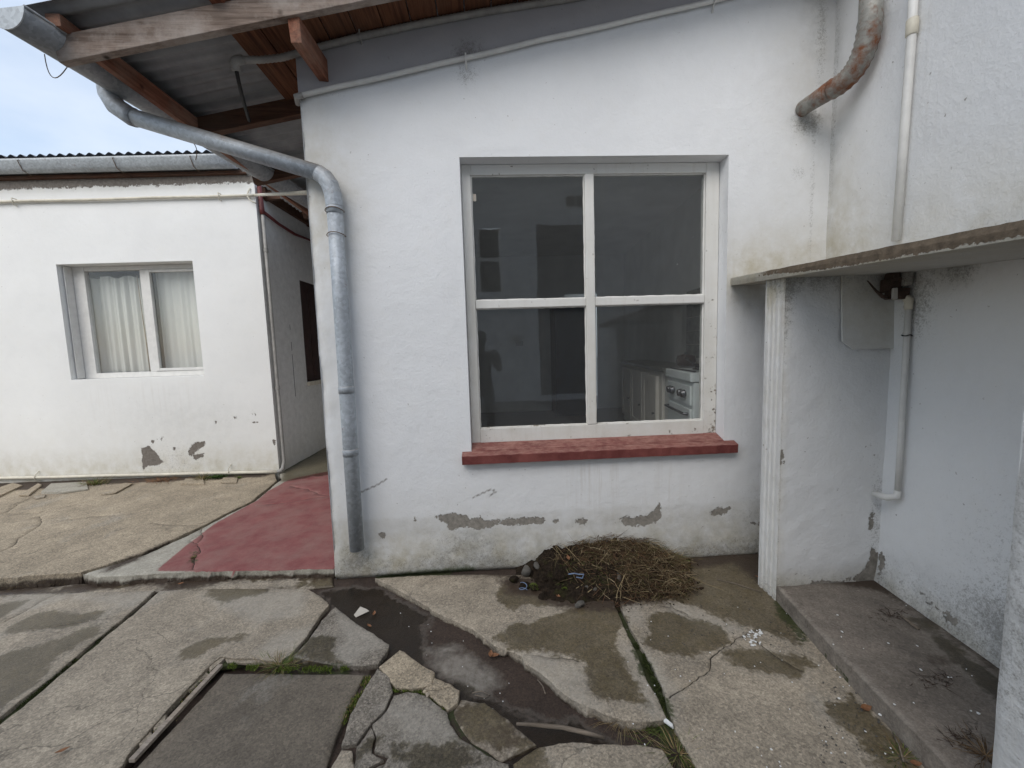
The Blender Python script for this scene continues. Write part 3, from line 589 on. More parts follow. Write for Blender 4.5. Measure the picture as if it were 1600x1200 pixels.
mattr = {
 'peel': lambda P: union(P, PEEL),
 'dirt': lambda P: np.clip(1.05*band(P[:, 1], .40, -.02)**1.1 +.16*band(P[:, 1], .75, .4)+.14*band(P[:, 1]+.03*fbm(P, 6, 4, 77), .415, .395)+ blob(P, .16, 2.6, .22, .5, .55)+blob(P, .1, .02, .3, .12, .9)+blob(P, 3.2, 2.1, .5, .28, .75)+blob(P, 2.95, 2.0, .12, .15, .5)+.35*band(P[:, 0], .25, .0)+blob(P, 3.45, 3.3, .3, .8, .3)+.35*band(P[:, 1], 2.35, 2.0)*(P[:, 0] > 2.9)*(P[:, 1] > 1.99), 0, 1),
 'streak': lambda P: np.clip(band(P[:, 1], .80, .70)*band(P[:, 1], .1, .5)*((P[:, 0] > 1.55) & (P[:, 0] < 2.98))*.95+blob(P, 3.5, 2.6, .06, 1.1, .9), 0, 1),
 'grey': lambda P: np.clip(.20*band(P[:, 1]+.03*fbm(P, 6, 4, 77), .415, .395)+.62*band(P[:, 1], .36, .05)*(1-blob(P, .3, .2, .3, .5))+.14*band(P[:, 0], 1.5, 3.5)+blob(P, 1.0, .2, .14, .1, .8)+blob(P, 3.42, 3.1, .12, .1, .9)+blob(P, 3.45, 3.9, .09, .5, .5)+blob(P, 3.1, 1.9, .6, .1, .3)+blob(P, .17, .15, .1, .1, .7), 0, 1),  # besides grime, grey grows to the right: light fall-off put into the colour
 'mould': lambda P: np.clip(.75*band(P[:, 1], .16, -.03)+blob(P, .95, .18, .3, .12, .45)+blob(P, 3.40, 3.08, .12, .09, 1.1)+blob(P, 3.5, 3.7, .05, .5, .8)+blob(P, 1.08, 3.40, .10, .09, .8)+blob(P, .2, 3.27, .25, .03, .5)+blob(P, 3.47, 2.5, .02, .6, .75)+blob(P, 3.36, 2.75, .07, .07, .7)+.25*band(P[:, 1], .6, .3)+blob(P, .15, .14, .1, .09, .9)+blob(P, 3.3, .5, .4, .7, .35), 0, 1.2),
 'moss': lambda P: union(P, [[(.25, -.1), (1.0, -.1), (1.0, .02), (.7, .01), (.3, -.01)]]),
 'crack': lambda P: np.maximum(*[np.clip(1.2-ldist(P, c)/.010, 0, 1) for c in CRK])}
def mdisp(P):
    P3 = P.copy(); o = .006*fbm(P3, 1.3, 3, 3)+.0022*fbm(P3, 9, 3, 4)
    foot = band(P[:, 1], .26, .08)*(.020+.012*fbm(P3, 2.5, 3, 6)); foot = foot*(1-band(P[:, 0], 3.0, 3.4)*.3)
    edge = np.exp(-(P[:, 0]/.03)**2)*-.012*(1+fbm(P3, 12, 3, 9))
    edge2 = np.exp(-((P[:, 0]-0)/.12)**2)*.010*fbm(P3, 5, 3, 11)
    under = -band(P[:, 1], .0, -.06)*.05
    near = np.minimum.reduce([np.hypot(np.maximum(np.maximum(WS0-P[:, 0], P[:, 0]-WS1), 0), np.maximum(np.maximum(WZ0-P[:, 1], P[:, 1]-WZ1), 0))])
    return (o+edge2+edge)*np.clip(near/.06, 0, 1)+foot+under
mw = wall_grid('wall', lambda S, Z, o: np.stack([S+np.where(S < .001, .006*fbm(np.stack([S, Z, S*0], 1), 6, 3, 8), 0), -o, Z], 1), 0, 3.72, -.08, 4.3, M['plaster'], house, [(WS0, WS1, WZ0, WZ1)], .0165, mattr, mdisp, lambda s: ROOF(s, .16))
b = MB()
zc = lambda s: ROOF(s, .14)
# reveals, return side, inside leaf of the wall
b.add([(WS0, 0, WZ0), (WS0, .30, WZ0), (WS0, .30, WZ1), (WS0, 0, WZ1)], [(0, 1, 2, 3)]); b.add([(WS1, 0, WZ0), (WS1, .30, WZ0), (WS1, .30, WZ1), (WS1, 0, WZ1)], [(3, 2, 1, 0)])
b.add([(WS0, 0, WZ1), (WS0, .30, WZ1), (WS1, .30, WZ1), (WS1, 0, WZ1)], [(0, 1, 2, 3)]); b.add([(WS0, 0, WZ0), (WS0, .30, WZ0), (WS1, .30, WZ0), (WS1, 0, WZ0)], [(3, 2, 1, 0)])
b.build('window_reveal', M['plaster'], house)
b = MB(); b.add([(0, .0, -.08), (0, 8, -.08), (0, 8, zc(0)), (0, .0, zc(0))], [(3, 2, 1, 0)]).build('side_wall', M['plaster'], house)
# interior shell of the kitchen
FZ, CZ_, RW, BK = .40, 3.25, 3.42, 4.6
b = MB()
for (a0, a1, c0, c1) in ((.30, WS0, FZ, CZ_), (WS1, RW, FZ, CZ_), (WS0, WS1, FZ, WZ0), (WS0, WS1, WZ1, CZ_)):
    b.add([(a0, .30, c0), (a1, .30, c0), (a1, .30, c1), (a0, .30, c1)], [(0, 1, 2, 3)])
b.add([(.30, .30, FZ), (.30, BK, FZ), (.30, BK, CZ_), (.30, .30, CZ_)], [(0, 1, 2, 3)]); b.add([(RW, .30, FZ), (RW+.25, BK, FZ), (RW+.25, BK, CZ_), (RW, .30, CZ_)], [(3, 2, 1, 0)])
dx0, dx1, dz1 = 2.55, 3.15, 2.55
for (a0, a1, c0, c1) in ((.30, dx0, FZ, CZ_), (dx1, RW+.25, FZ, CZ_), (dx0, dx1, dz1, CZ_)):
    b.add([(a0, BK, c0), (a1, BK, c0), (a1, BK, c1), (a0, BK, c1)], [(0, 1, 2, 3)])
b.build('room_wall', M['inwall'], house)
MB().box((-.0, .3, FZ-.1), (RW+.4, BK+2, FZ)).build('room_floor', M['infloor'], house)
MB().box((.02, .3, CZ_), (RW+.4, BK+2, CZ_+.02)).build('room_ceiling', M['inwall'], house)
MB().box((dx0-.3, BK+1.9, FZ), (dx1+.5, BK+1.95, CZ_)).build('passage_wall', M['inwall'], house)
# grey-violet band of plaster under the eaves, above the painted conduit
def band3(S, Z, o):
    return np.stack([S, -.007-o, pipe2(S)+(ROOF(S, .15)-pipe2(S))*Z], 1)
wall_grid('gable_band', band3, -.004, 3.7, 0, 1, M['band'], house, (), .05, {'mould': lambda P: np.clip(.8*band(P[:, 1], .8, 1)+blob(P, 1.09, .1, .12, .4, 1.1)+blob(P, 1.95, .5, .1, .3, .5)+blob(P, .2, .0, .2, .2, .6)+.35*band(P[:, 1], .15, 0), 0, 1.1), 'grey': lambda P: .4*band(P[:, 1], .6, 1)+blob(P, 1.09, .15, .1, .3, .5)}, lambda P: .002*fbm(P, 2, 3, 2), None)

# big window
FD = .105
w = MB()
w.box((WS0+.002, FD, WZ0+.04), (1.078, FD+.07, WZ1-.002)); w.box((2.765, FD, WZ0+.04), (2.862, FD+.07, WZ1-.002)); w.box((1.078, FD+.002, 2.808), (2.765, FD+.068, WZ1-.002)); w.box((1.078, FD-.004, WZ0+.045), (2.765, FD+.068, 1.010))
dmw = {'streak': lambda P: .5+0*P[:, 0], 'mould': lambda P: .30*band(P[:, 2], 1.05, .98), 'peel': lambda P: 1-.045+.05*np.clip(fbm(P, 3, 3, 2)+band(P[:, 2], 1.1, 1.0)*.45+.03*(P[:, 0] > 2.7), -1, 1), 'dirt': lambda P: .25*band(P[:, 2], 1.3, 1.0)+.1}
win = w.build('window', M['paintwood'], house, .004, attrs=dmw)
MB().box((1.881, FD-.006, 1.012), (1.947, FD+.05, 2.806)).build('mullion', M['paintwood'], win, .006, attrs=dmw)
MB().box((1.080, FD-.002, 1.886), (1.880, FD+.048, 1.945)).build('transom', M['paintwood'], win, .006, attrs=dmw)
MB().box((1.948, FD-.002, 1.886), (2.763, FD+.048, 1.945)).build('transom', M['paintwood'], win, .006, attrs=dmw)
for (a0, a1) in ((1.080, 1.880), (1.948, 2.763)):
    for (c0, c1) in ((1.012, 1.885), (1.946, 2.806)):
        MB().box((a0, FD+.028, c0), (a1, FD+.032, c1)).build('pane', M['glass'], win)
        # putty beads, uneven
        p = MB()
        for (u0, u1) in (((a0, c0), (a1, c0)), ((a0, c1), (a1, c1)), ((a0, c0), (a0, c1)), ((a1, c0), (a1, c1))):
            n = 26; pts = []; rr = []
            for i in range(n+1):
                t = i/n; pts.append((u0[0]+(u1[0]-u0[0])*t, FD+.024, u0[1]+(u1[1]-u0[1])*t)); rr.append(.0045+random.random()*.0035)
            p.tube(pts, rr, 6)
        p.build('putty', M['paintwood'], win, attrs=dmw)
MB().box((1.09, FD+.026, 2.64), (1.112, FD+.0275, 2.69)).build('sticker', M['litter'], win)
# sill
s0, s1 = H(721.6, 716, -.055)[0], H(1153.8, 698, -.055)[0]
n = 60; b = MB(); vs = []
for i in range(n+1):
    s = s0+(s1-s0)*i/n; j = .0025*math.sin(i*1.7)+random.uniform(-.0012, .0012)
    inn = WS0 < s < WS1
    vs += [(s, -.055+j, .790), (s, -.058+j, .852+j*.5), (s, .0 if not inn else 0, .872), (s, 0, .79)]
for i in range(n):
    a = i*4; vs_ = None
    b.f += [(a, a+4, a+5, a+1), (a+1, a+5, a+6, a+2), (a+3, a+7, a+4, a), (a+2, a+6, a+7, a+3)]
b.v = [tuple(map(float, v)) for v in vs]; b.f += [(0, 1, 2, 3), (n*4+3, n*4+2, n*4+1, n*4)]
sill = b.build('window_sill', M['sill'], house, .003)
b = MB(); b.add([(WS0+.001, -.001, .8735), (WS1-.001, -.001, .8735), (WS1-.001, FD+.01, .913), (WS0+.001, FD+.01, .913), (WS0+.001, -.001, .862), (WS1-.001, -.001, .862), (WS1-.001, FD+.01, .862), (WS0+.001, FD+.01, .862)], [(0, 1, 2, 3), (4, 5, 1, 0), (7, 6, 5, 4), (0, 3, 7, 4), (1, 5, 6, 2)]).build('sill_top', M['sill'], sill)

# roof and eaves
def corr(name, x0, x1, y0, y1, zf, m, parent, pitch=.09, amp=.014, along=0, nx=14, th=.0015):
    """corrugated sheet; ridges run along x when along==0"""
    k = 6; ny = int((y1-y0)/pitch*k); v = []; f = []
    xs = np.linspace(x0, x1, nx); ys = np.linspace(y0, y1, ny)
    for lay in (0, 1):
        for x in xs:
            for y in ys:
                z = amp*math.sin(2*math.pi*(y-y0)/pitch)+lay*th
                v.append((x, y, zf(x, y)+z) if along == 0 else (y, x, zf(y, x)+z))
    n1 = nx*ny
    for i in range(nx-1):
        for j in range(ny-1):
            a = i*ny+j; f.append((a, a+ny, a+ny+1, a+1)); f.append((n1+a, n1+a+1, n1+a+ny+1, n1+a+ny))
    for j in range(ny-1):
        for i in (0, nx-1): a = i*ny+j; f.append((a, a+1, n1+a+1, n1+a))
    for i in range(nx-1):
        for j in (0, ny-1): a = i*ny+j; f.append((a, a+ny, n1+a+ny, n1+a))
    me = bpy.data.meshes.new(name); me.from_pydata(v, [], f); me.update(); me.polygons.foreach_set('use_smooth', [True]*len(f)); return link(name, me, m, parent)
BD = -.35
roof = corr('roof', -1.2, 3.75, BD-.12, 8.2, lambda s, d: ROOF(s, .215), M['sheet'], house)
tl = .196; upv = (-tl/math.hypot(1, tl), 0, 1/math.hypot(1, tl))
MB().beam((-1.105, BD, ROOF(-1.105)), (3.7, BD, ROOF(3.7)), .045, .132, (0, 0, 1)).build('bargeboard', M['barge'], roof, .003)
for d, off in ((.46, 0), (1.30, 0), (2.3, 0), (3.3, 0), (4.6, 0)):
    MB().beam((-1.03, d, ROOF(-1.03, off)), (-.002, d, ROOF(-.002, off)), .06, .125).build('rafter', M['rafter'], roof, .003)
# purlins on top of the bargeboard and rafters
for s in (-1.06, -.24, .55, 1.35, 2.15, 2.95):
    MB().beam((s, BD-.075, ROOF(s, .135)), (s, 8., ROOF(s, .135)), .075, .062).build('purlin', M['redwood'] if s < 1 else M['rafter'], roof, .003)
MB().beam((-.955, BD+.03, ROOF(-.955, .012)), (-.955, 4.2, ROOF(-.955, .012)), .035, .11).build('fascia_batten', M['redwood'], roof, .002)
# ceiling boards between the bargeboard and the wall
for k in range(22):
    sa = -.285+k*.172
    if sa < 3.5:
        j = random.uniform(-.002, .002)
        e = .44 if sa < -.05 else -.002
        MB().hexa([(sa, BD+.025, ROOF(sa, .112)+j), (sa+.164, BD+.025, ROOF(sa+.164, .112)+j), (sa+.164, e, ROOF(sa+.164, .112)+j), (sa, e, ROOF(sa, .112)+j),
                   (sa, BD+.025, ROOF(sa, .131)+j), (sa+.164, BD+.025, ROOF(sa+.164, .131)+j), (sa+.164, e, ROOF(sa+.164, .131)+j), (sa, e, ROOF(sa, .131)+j)]).build('ceiling_board', M['plank'], roof, .002)
b = MB(); b.hexa([(.125, BD-.005, 3.335), (.185, BD-.005, 3.335), (.195, -.008, 3.345), (.135, -.008, 3.350), (.115, BD-.005, 3.468), (.180, BD-.005, 3.475), (.195, -.008, 3.48), (.135, -.008, 3.48)])
b.build('outrigger', M['redwood'], roof, .004)
# painted conduit below the band and its clip
b = MB(); pts = [(s, -.024-.002*math.sin(s*5), pipe2(s)+.002*math.sin(s*9)) for s in np.linspace(.01, 3.6, 40)]; b.tube(pts, .0155, 8)
cond = b.build('painted_conduit', M['pvc'], house, 0, True)
for s in (1.083, 2.73):
    z = pipe2(s); b = MB(); b.tube([(s, -.005, z+.02), (s, -.045, z+.012), (s, -.046, z-.012), (s, -.02, z-.03), (s+.002, -.004, z-.06)], .006, 6); b.build('pipe_clip', M['pvc'], cond)
MB().tube([(.03, -.024, pipe2(.03)+.0), (-.01, -.026, pipe2(0)-.004), (-.02, 0.02, pipe2(0)-.02)], .02, 8).build('conduit_elbow', M['greypipe'], cond)
# flexible conduit at the ceiling edge
fl = [(-.315, -.09, 3.425), (-.20, -.055, 3.448), (-.082, -.035, 3.474), (.2, -.035, 3.548), (.402, -.03, 3.601), (.8, -.03, 3.682), (1.25, -.03, 3.762), (1.77, -.03, 3.84), (2.6, -.03, 4.0)]
pts = []; rr = []
for a, c in zip(fl[:-1], fl[1:]):
    m_ = int(math.dist(a, c)/.012)
    for i in range(m_): pts.append(tuple(np.array(a)+(np.array(c)-np.array(a))*i/m_)); rr.append(.021 if i % 2 else .0185)
fc = MB().tube(pts, rr, 10).build('flexible_conduit', M['greypipe'], house, 0, True)
MB().tube([(-.285, -.085, 3.432), (-.33, -.09, 3.418), (-.345, -.08, 3.40), (-.345, -.07, 3.372)], [.026, .028, .027, .024], 10).build('conduit_elbow', M['greypipe'], fc, 0, True)
MB().tube(bez((-.345, -.07, 3.385), (-.36, -.02, 3.28), (-.56, .42, 3.345), 12), .012, 8).build('cable', M['black'], fc, 0, True)
b = MB(); b.tube([(.42, -.002, 3.66), (.42, -.055, 3.63), (.42, -.055, 3.59), (.42, -.002, 3.575)], .006, 6).build('conduit_clip', M['greypipe'], fc)

# eave gutter (runs along world Y, so given in local coordinates through tolocal)
gut = MB(); gX, gZ, gr = -2.635, 3.365, .098; ys = np.linspace(1.93, 8.3, 24); n = 12; v = []; f = []
for lay, r_ in ((0, gr), (1, gr-.004)):
    for y in ys:
        for k in range(n+1):
            a = math.pi+math.pi*k/n; v.append(tuple(tolocal((gX+r_*math.cos(a)*1.0, y, gZ+r_*math.sin(a)*1.0-.006*(y-2)))))
nn = n+1; N1 = len(ys)*nn
for i in range(len(ys)-1):
    for k in range(n): a = i*nn+k; f += [(a, a+1, a+nn+1, a+nn), (N1+a, N1+a+nn, N1+a+nn+1, N1+a+1)]
    for k in (0, n): a = i*nn+k; f.append((a, a+nn, N1+a+nn, N1+a))
for k in range(n):
    for i in (0, len(ys)-1): a = i*nn+k; f.append((a, a+1, N1+a+1, N1+a))
gut.v = v; gut.f = f; gut = gut.build('gutter', M['gutter'], house, 0, True)
cap = [tuple(tolocal((gX+(gr+.002)*math.cos(math.pi+math.pi*k/n), 1.928, gZ+(gr+.002)*math.sin(math.pi+math.pi*k/n)))) for k in range(n+1)]
MB().prism(cap, N*0+np.array([0, .006, 0])).build('gutter_end', M['gutter_l'], gut)
for sx in (-1, 1): MB().tube([tolocal((gX+sx*gr, y, gZ-.006*(y-2))) for y in ys], .007, 6).build('gutter_bead', M['gutter'], gut, 0, True)
MB().tube([tolocal(q) for q in bez((-2.70, 2.12, 3.285), (-2.80, 2.2, 3.14), (-2.60, 2.14, 3.22), 10)], .0025, 5).build('gutter_wire', M['wire'], gut, 0, True)
MB().tube([tolocal(q) for q in bez((-2.70, 3.05, 3.27), (-2.66, 3.05, 3.22), (-2.74, 3.1, 3.17), 6)], .003, 5).build('gutter_wire', M['wire'], gut, 0, True)

# galvanised downpipe: outlet, dog-leg, vertical run on the wall
pr_ = .050
c1 = plane(513, 275, W-N*.075, N); c2 = plane(521.5, 305, W-N*.075, N); c3 = plane(558, 858, W-N*.085, N)
start = np.array([-2.635, 2.46, 3.275]); e1 = np.array([-2.645, 2.47, 3.20]); e2 = np.array([-2.60, 2.475, 3.155])
tl_ = lambda P: tuple(tolocal(P))
diag0 = plane(205, 182, np.array([0, 2.48, 0.]), np.array([0, 1., 0]))
dp = MB().tube([tl_(diag0), tl_(c1+(diag0-c1)*.04)], pr_, 20, True).build('downpipe', M['galv'], house, 0, True)
top = plane(166, 128, np.array([0, 2.46, 0.]), np.array([0, 1., 0])); b1_ = plane(172, 158, np.array([0, 2.47, 0.]), np.array([0, 1., 0]))
MB().tube([tl_(p) for p in (top+(0, 0, .03), top, b1_+(top-b1_)*.35, b1_+(diag0-b1_)*.3+(0, 0, -.004), diag0, diag0+(c1-diag0)*.02)], [.05, .05, .054, .057, .057, .056], 20).build('outlet_elbow', M['galv'], dp, 0, True)
ce = bez(tl_(c1+(diag0-c1)*.05), tl_(c1+(c2-c1)*.15+(c1-diag0)/np.linalg.norm(c1-diag0)*.03), tl_(c2+(c3-c2)*.03), 4)
MB().tube(ce, [.052, .054, .055, .054, .052], 20).build('elbow', M['galv'], dp, 0, False)
vp = MB(); vp.tube([tl_(c2+(c3-c2)*t) for t in (.02, .3, .6, 1.)], [.049, .049, .049, .0485], 20); vp.build('vertical_pipe', M['galv'], dp, 0, True)
for t in (.03, .52, .70):
    q = c2+(c3-c2)*t; q2 = c2+(c3-c2)*(t+.02); MB().tube([tl_(q), tl_(q+(q2-q)*.1), tl_(q2)], [.0495, .0525, .052], 20).build('collar', M['galv'], dp, 0, True)
for t, p0_, p1_ in ((.105, c2, c3), (.04, c2, c3), (.5, diag0, c1)):
    q = np.array(tl_(p0_+(p1_-p0_)*t)); ax = Vector(tl_(p1_))-Vector(tl_(p0_)); ax.normalize(); o1 = ax.orthogonal().normalized(); o2 = ax.cross(o1)
    if t == .5: continue
    MB().tube([Vector(q)+(o1*math.cos(a)+o2*math.sin(a))*.0575+ax*.006*math.sin(a*2) for a in np.linspace(0, 2*math.pi, 22)], .003, 5).build('wire_tie', M['wire'], dp)

# ------------------------------------------------------------------ annex on the right: wall, lean-to slab, partition, step
annex = empty('annex', (2.015, 3.08, 0))
tag(annex, 'white annex wall on the right with low concrete canopy, partition and raised step', 'building')
aX, aY = 2.015, 3.08
def loc(P): return (P[0]-aX, P[1]-aY, P[2])
def rq(*p): return [XP(x, y, aX) for x, y in p]     # (y,z)
# wall parameter: s = y (world)
SLZ = lambda y: 1.990+(y-2.99)*.0765
def SLT(y): return SLZ(y)+.055
rattr = {'peel': lambda P: union(P, [rq((1380, 862), (1384, 880), (1380, 905), (1376, 900), (1376, 860))]+[rq((1440, 925), (1475, 950), (1500, 972), (1496, 978), (1462, 952))]),
 'dirt': lambda P: np.clip(.9*band(P[:, 1], .26, .08)+blob(P, 3.0, 2.4, .25, .5, .6)+.6*band(P[:, 1], 2.55, 2.05)*(P[:, 1] > 2)*band(P[:, 0], 1.2, 1.9)+blob(P, 2.2, 1.93, .4, .1, .6), 0, 1),
 'grey': lambda P: np.clip(.7*band(P[:, 1], .45, .1)+blob(P, 2.14, 1.93, .1, .1, .8)+blob(P, 3.05, 3.2, .06, .9, .6)+.7*band(P[:, 1], 2.25, 2.0)*(P[:, 1] > 1.98)*band(P[:, 0], 2.4, 1.8), 0, 1),
 'mould': lambda P: np.clip(.7*band(P[:, 1], .42, .08)+blob(P, 2.14, 1.92, .1, .08, 1.1)+.8*band(P[:, 1], 2.16, 2.02)*(P[:, 1] > 1.98)*band(P[:, 0], 2.6, 2.0)+blob(P, 3.06, 3.2, .03, 1.2, .8)+blob(P, 2.35, 1.8, .1, .25, .9)+blob(P, 1.6, .6, .5, .35, .55)+blob(P, 1.75, .3, .25, .14, .8)+.1*(P[:, 1] < 1.9), 0, 1.2),
 'streak': lambda P: np.clip(blob(P, 2.4, 3.0, .12, .9, .6)+blob(P, 2.9, 2.3, .3, .4, .6), 0, 1)}
wall_grid('wall', lambda S, Z, o: np.stack([-o, S-aY, Z], 1), -1.0, 3.10, -.05, 6.2, M['plaster_r'], annex, (), .028, rattr, lambda P: .010*fbm(P, 1.1, 3, 13)+.004*fbm(P, 7, 3, 14)+.02*band(P[:, 1], .22, .1))
# canopy slab
v = []; ys = np.linspace(3.0, .80, 110); X0 = 1.325
cs = MB(); prof = []
for y in ys:
    j = .004*fbm(np.array([[y, 0, 1.]]), 14, 3, 2)[0]; j2 = .004*fbm(np.array([[y, 0, 5.]]), 18, 3, 4)[0]
    zb = SLZ(y); v += [loc((X0+j, y, zb)), loc((X0+j2-.003, y, zb+.03)), loc((X0+j, y, zb+.052+j2)), loc((aX-.002, y, zb+.060)), loc((aX-.002, y, zb))]
for i in range(len(ys)-1):
    for k in range(5): a = i*5; cs.f.append((a+k, a+(k+1) % 5, a+5+(k+1) % 5, a+5+k))
cs.v = v; cs.f += [(0, 1, 2, 3, 4), tuple(len(v)-5+k for k in range(5))]
cs.build('canopy_slab', M['slab_edge'], annex, attrs={
    'peel': lambda P: np.where(P[:, 0] < X0-aX+.02, 1+np.clip((2.55-(P[:, 1]+aY))*.10, -.06, .05)+np.where(P[:, 2]-SLZ(P[:, 1]+aY) < .006, -.06, 0), .6),
    'dirt': lambda P: .8*(P[:, 0] < X0-aX+.02)*np.ones(len(P)), 'mould': lambda P: np.where(P[:, 0] < X0-aX+.02, .5, .12), 'grey': lambda P: np.where(P[:, 0] < X0-aX+.02, .5, .15)})
# partition wall parallel to the main wall; fluted end
pA = np.array([1.372, 2.425, 0]);
def part(l, t, z): return loc(tuple(pA+U*l+N*t+np.array([0, 0, z])))
TH = .165; PLn = .67
ptop = lambda l: SLZ(pA[1]+U[1]*l)+.0
pq = lambda *p: [((plane(x, y, pA, N)-pA) @ U, plane(x, y, pA, N)[2]) for x, y in p]
wall_grid('partition_wall', lambda S, Z, o: np.stack([pA[0]+U[0]*S-N[0]*o-aX, pA[1]+U[1]*S-N[1]*o-aY, np.minimum(Z, 1.965)], 1), 0.0, PLn, .0, 1.965, M['plaster_r'], annex, (), .014,
    {'peel': lambda P: union(P, [pq((1360, 850), (1372, 862), (1378, 885), (1368, 905), (1340, 912), (1325, 905), (1345, 895), (1358, 875)), pq((1265, 912), (1290, 907), (1325, 908), (1328, 915), (1290, 917)), pq((1358, 800), (1366, 798), (1364, 830), (1357, 828)), pq((1212, 712), (1222, 706), (1226, 724), (1214, 728))]),
     'dirt': lambda P: np.clip(.9*band(P[:, 1], .22, .07)+.4*band(P[:, 1], 1.75, 1.95)+.5*band(P[:, 0], .06, 0), 0, 1),
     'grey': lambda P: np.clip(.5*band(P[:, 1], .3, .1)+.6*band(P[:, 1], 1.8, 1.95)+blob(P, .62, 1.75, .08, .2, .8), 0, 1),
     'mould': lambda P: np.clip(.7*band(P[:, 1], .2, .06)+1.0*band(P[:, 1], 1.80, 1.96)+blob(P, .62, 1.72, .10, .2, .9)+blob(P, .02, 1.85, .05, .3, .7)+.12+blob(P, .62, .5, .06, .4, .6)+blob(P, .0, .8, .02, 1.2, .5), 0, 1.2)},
    lambda P: (.004*fbm(P, 3, 3, 31)+.003*fbm(P, 14, 3, 32)-.010*np.exp(-(P[:, 0]/.012)**2))*np.clip((P[:, 0]+.012)/.02, .3, 1))
# fluted end face with three grooves
gro = []; steps = [(0, .003), (.012, 0), (.030, 0), (.036, .009), (.046, .009), (.052, 0), (.070, 0), (.076, .009), (.086, .009), (.092, 0), (.108, 0), (.114, .009), (.124, .009), (.130, 0), (.150, 0), (TH, .012)]
fe = MB(); zs = np.linspace(-.02, 1.985, 90); v = []
for z in zs:
    for t, dp_ in steps:
        o = .0035*fbm(np.array([[t*3, z, 3.]]), 9, 3, 7)[0]; v.append(part(dp_+o, t, min(z, 1.975)))
ns = len(steps)
for i in range(len(zs)-1):
    for k in range(ns-1): a = i*ns+k; fe.f.append((a, a+1, a+ns+1, a+ns))
fe.v = v; fe.build('fluted_end', M['plaster_r'], annex, 0, False, None, {'dirt': lambda P: np.clip(.35+.7*band(P[:, 2], 1.6, 1.95)+.6*band(P[:, 2], .2, 0), 0, 1), 'streak': lambda P: .5+.5*band(P[:, 2], 1.2, 1.95), 'mould': lambda P: np.clip(.2+.8*band(P[:, 2], 1.75, 1.98)+.6*band(P[:, 2], .15, 0), 0, 1), 'peel': lambda P: 1-.06+.04*fbm(P, 7, 3, 3)+.03*band(P[:, 2], 1.6, 1.95)})
b = MB(); b.add([part(.003, TH, -.02), part(PLn, TH, -.02), part(PLn, TH, 1.97), part(.003, TH, 1.97)], [(0, 1, 2, 3)]); b.add([part(0.0, 0, 1.966), part(PLn, 0, 1.966), part(PLn, TH, 1.966), part(0.0, TH, 1.966)], [(0, 1, 2, 3)]); b.build('partition_back', M['plaster_r'], annex)
# foreground post carrying the slab
wall_grid('end_post', lambda S, Z, o: np.stack([1.36-o-aX, S-aY, Z], 1), 1.02, 1.25, -.03, SLZ(1.2)+.01, M['rough_post'], annex, (), .012, {'mould': lambda P: np.clip(.45+.35*fbm(P, 3, 3, 5)+.3*band(P[:, 1], .9, .6)*band(P[:, 1], .3, .6), 0, 1), 'grey': lambda P: np.clip(.35+.6*fbm(P, 4, 3, 6), 0, 1), 'streak': lambda P: .5*np.ones(len(P))}, lambda P: .006*fbm(P, 6, 3, 8)-.008*np.exp(-((P[:, 0]-1.25)/.012)**2))
b = MB(); b.box(loc((1.368, 1.02, -.03)), loc((aX-.004, 1.247, SLZ(1.02)))).build('post_core', M['rough_post'], annex)
# raised step
sp = [(1.372, .96), (1.366, 1.4), (1.363, 1.9), (1.372, 2.30), (1.378, 2.43), (2.010, 2.53), (2.010, .96)]
st_o = slab('step', sp, .098, .15, M['c_step'], annex, gap=0, jit=.004, step=.022, seed=41, lump=.006, edge=.008, chip=.35,
     attrs={'pale': lambda P: union(P, [[(1.36, .9), (1.36, 2.42), (1.405, 2.42), (1.40, 1.9), (1.39, 1.4), (1.40, .9)]])-.03, 'soil': lambda P: union(P, [[(1.97, .9), (2.1, .9), (2.1, 2.7), (1.85, 2.5), (1.97, 2.3)], z8((830, 860), (900, 850), (920, 880), (850, 900)), [(1.8, 2.44), (2.02, 2.3), (2.02, 2.6), (1.6, 2.5)]])-.02, 'wet': lambda P: union(P, [[(1.70, .9), (2.0, .9), (2.0, 2.2), (1.85, 2.2), (1.78, 1.9), (1.72, 1.4)]])-.06, 'moss': lambda P: np.where(P[:, 2] < .03, 1.0, .6)})
st_o.location = (-aX, -aY, 0)
# brown joint mortar along the foot of the wall
# access plate, valve, gas pipe
b = MB(); pl = pq((1313, 425), (1400, 412), (1398, 544), (1328, 546), (1311, 534))
def pp(l, o, z): return part(l, -o, z)
poly = [pp(l, .004+.012*(z < 1.6), z) for l, z in [(p[0], min(p[1], 1.955)) for p in pl]]
b.prism(poly, tuple(-N*.008)); b.build('access_plate', M['plaster_l'], annex, attrs={'dirt': lambda P: .35+.3*band(P[:, 2], 1.7, 1.95), 'grey': lambda P: .15*np.ones(len(P)), 'mould': lambda P: .6*band(P[:, 2], 1.75, 1.95)})
px, py = 1.985, 2.37
gp = MB().tube([loc((px, py, z)) for z in (1.765, 1.4, 1.0, .71)], .0145, 12).build('gas_pipe', M['pvc'], annex, 0, True)
MB().tube([loc(p) for p in ((px, py, .72), (px-.002, py, .685), (px-.03, py+.03, .668), (px-.06, py+.09, .668))], [.016, .020, .020, .016], 12).build('pipe_elbow', M['pvc'], gp, 0, True)
MB().tube([loc(p) for p in ((px, py, 1.74), (px, py, 1.79), (px-.01, py+.02, 1.815), (px-.05, py+.05, 1.815))], [.017, .021, .020, .016], 12).build('pipe_elbow', M['creampipe'], gp, 0, True)
MB().tube([Vector(loc((px+.021*math.cos(a), py+.021*math.sin(a), 1.60+.003*math.sin(3*a)))) for a in np.linspace(0, 6.28, 14)], .003, 5).build('wire_tie', M['black'], gp)
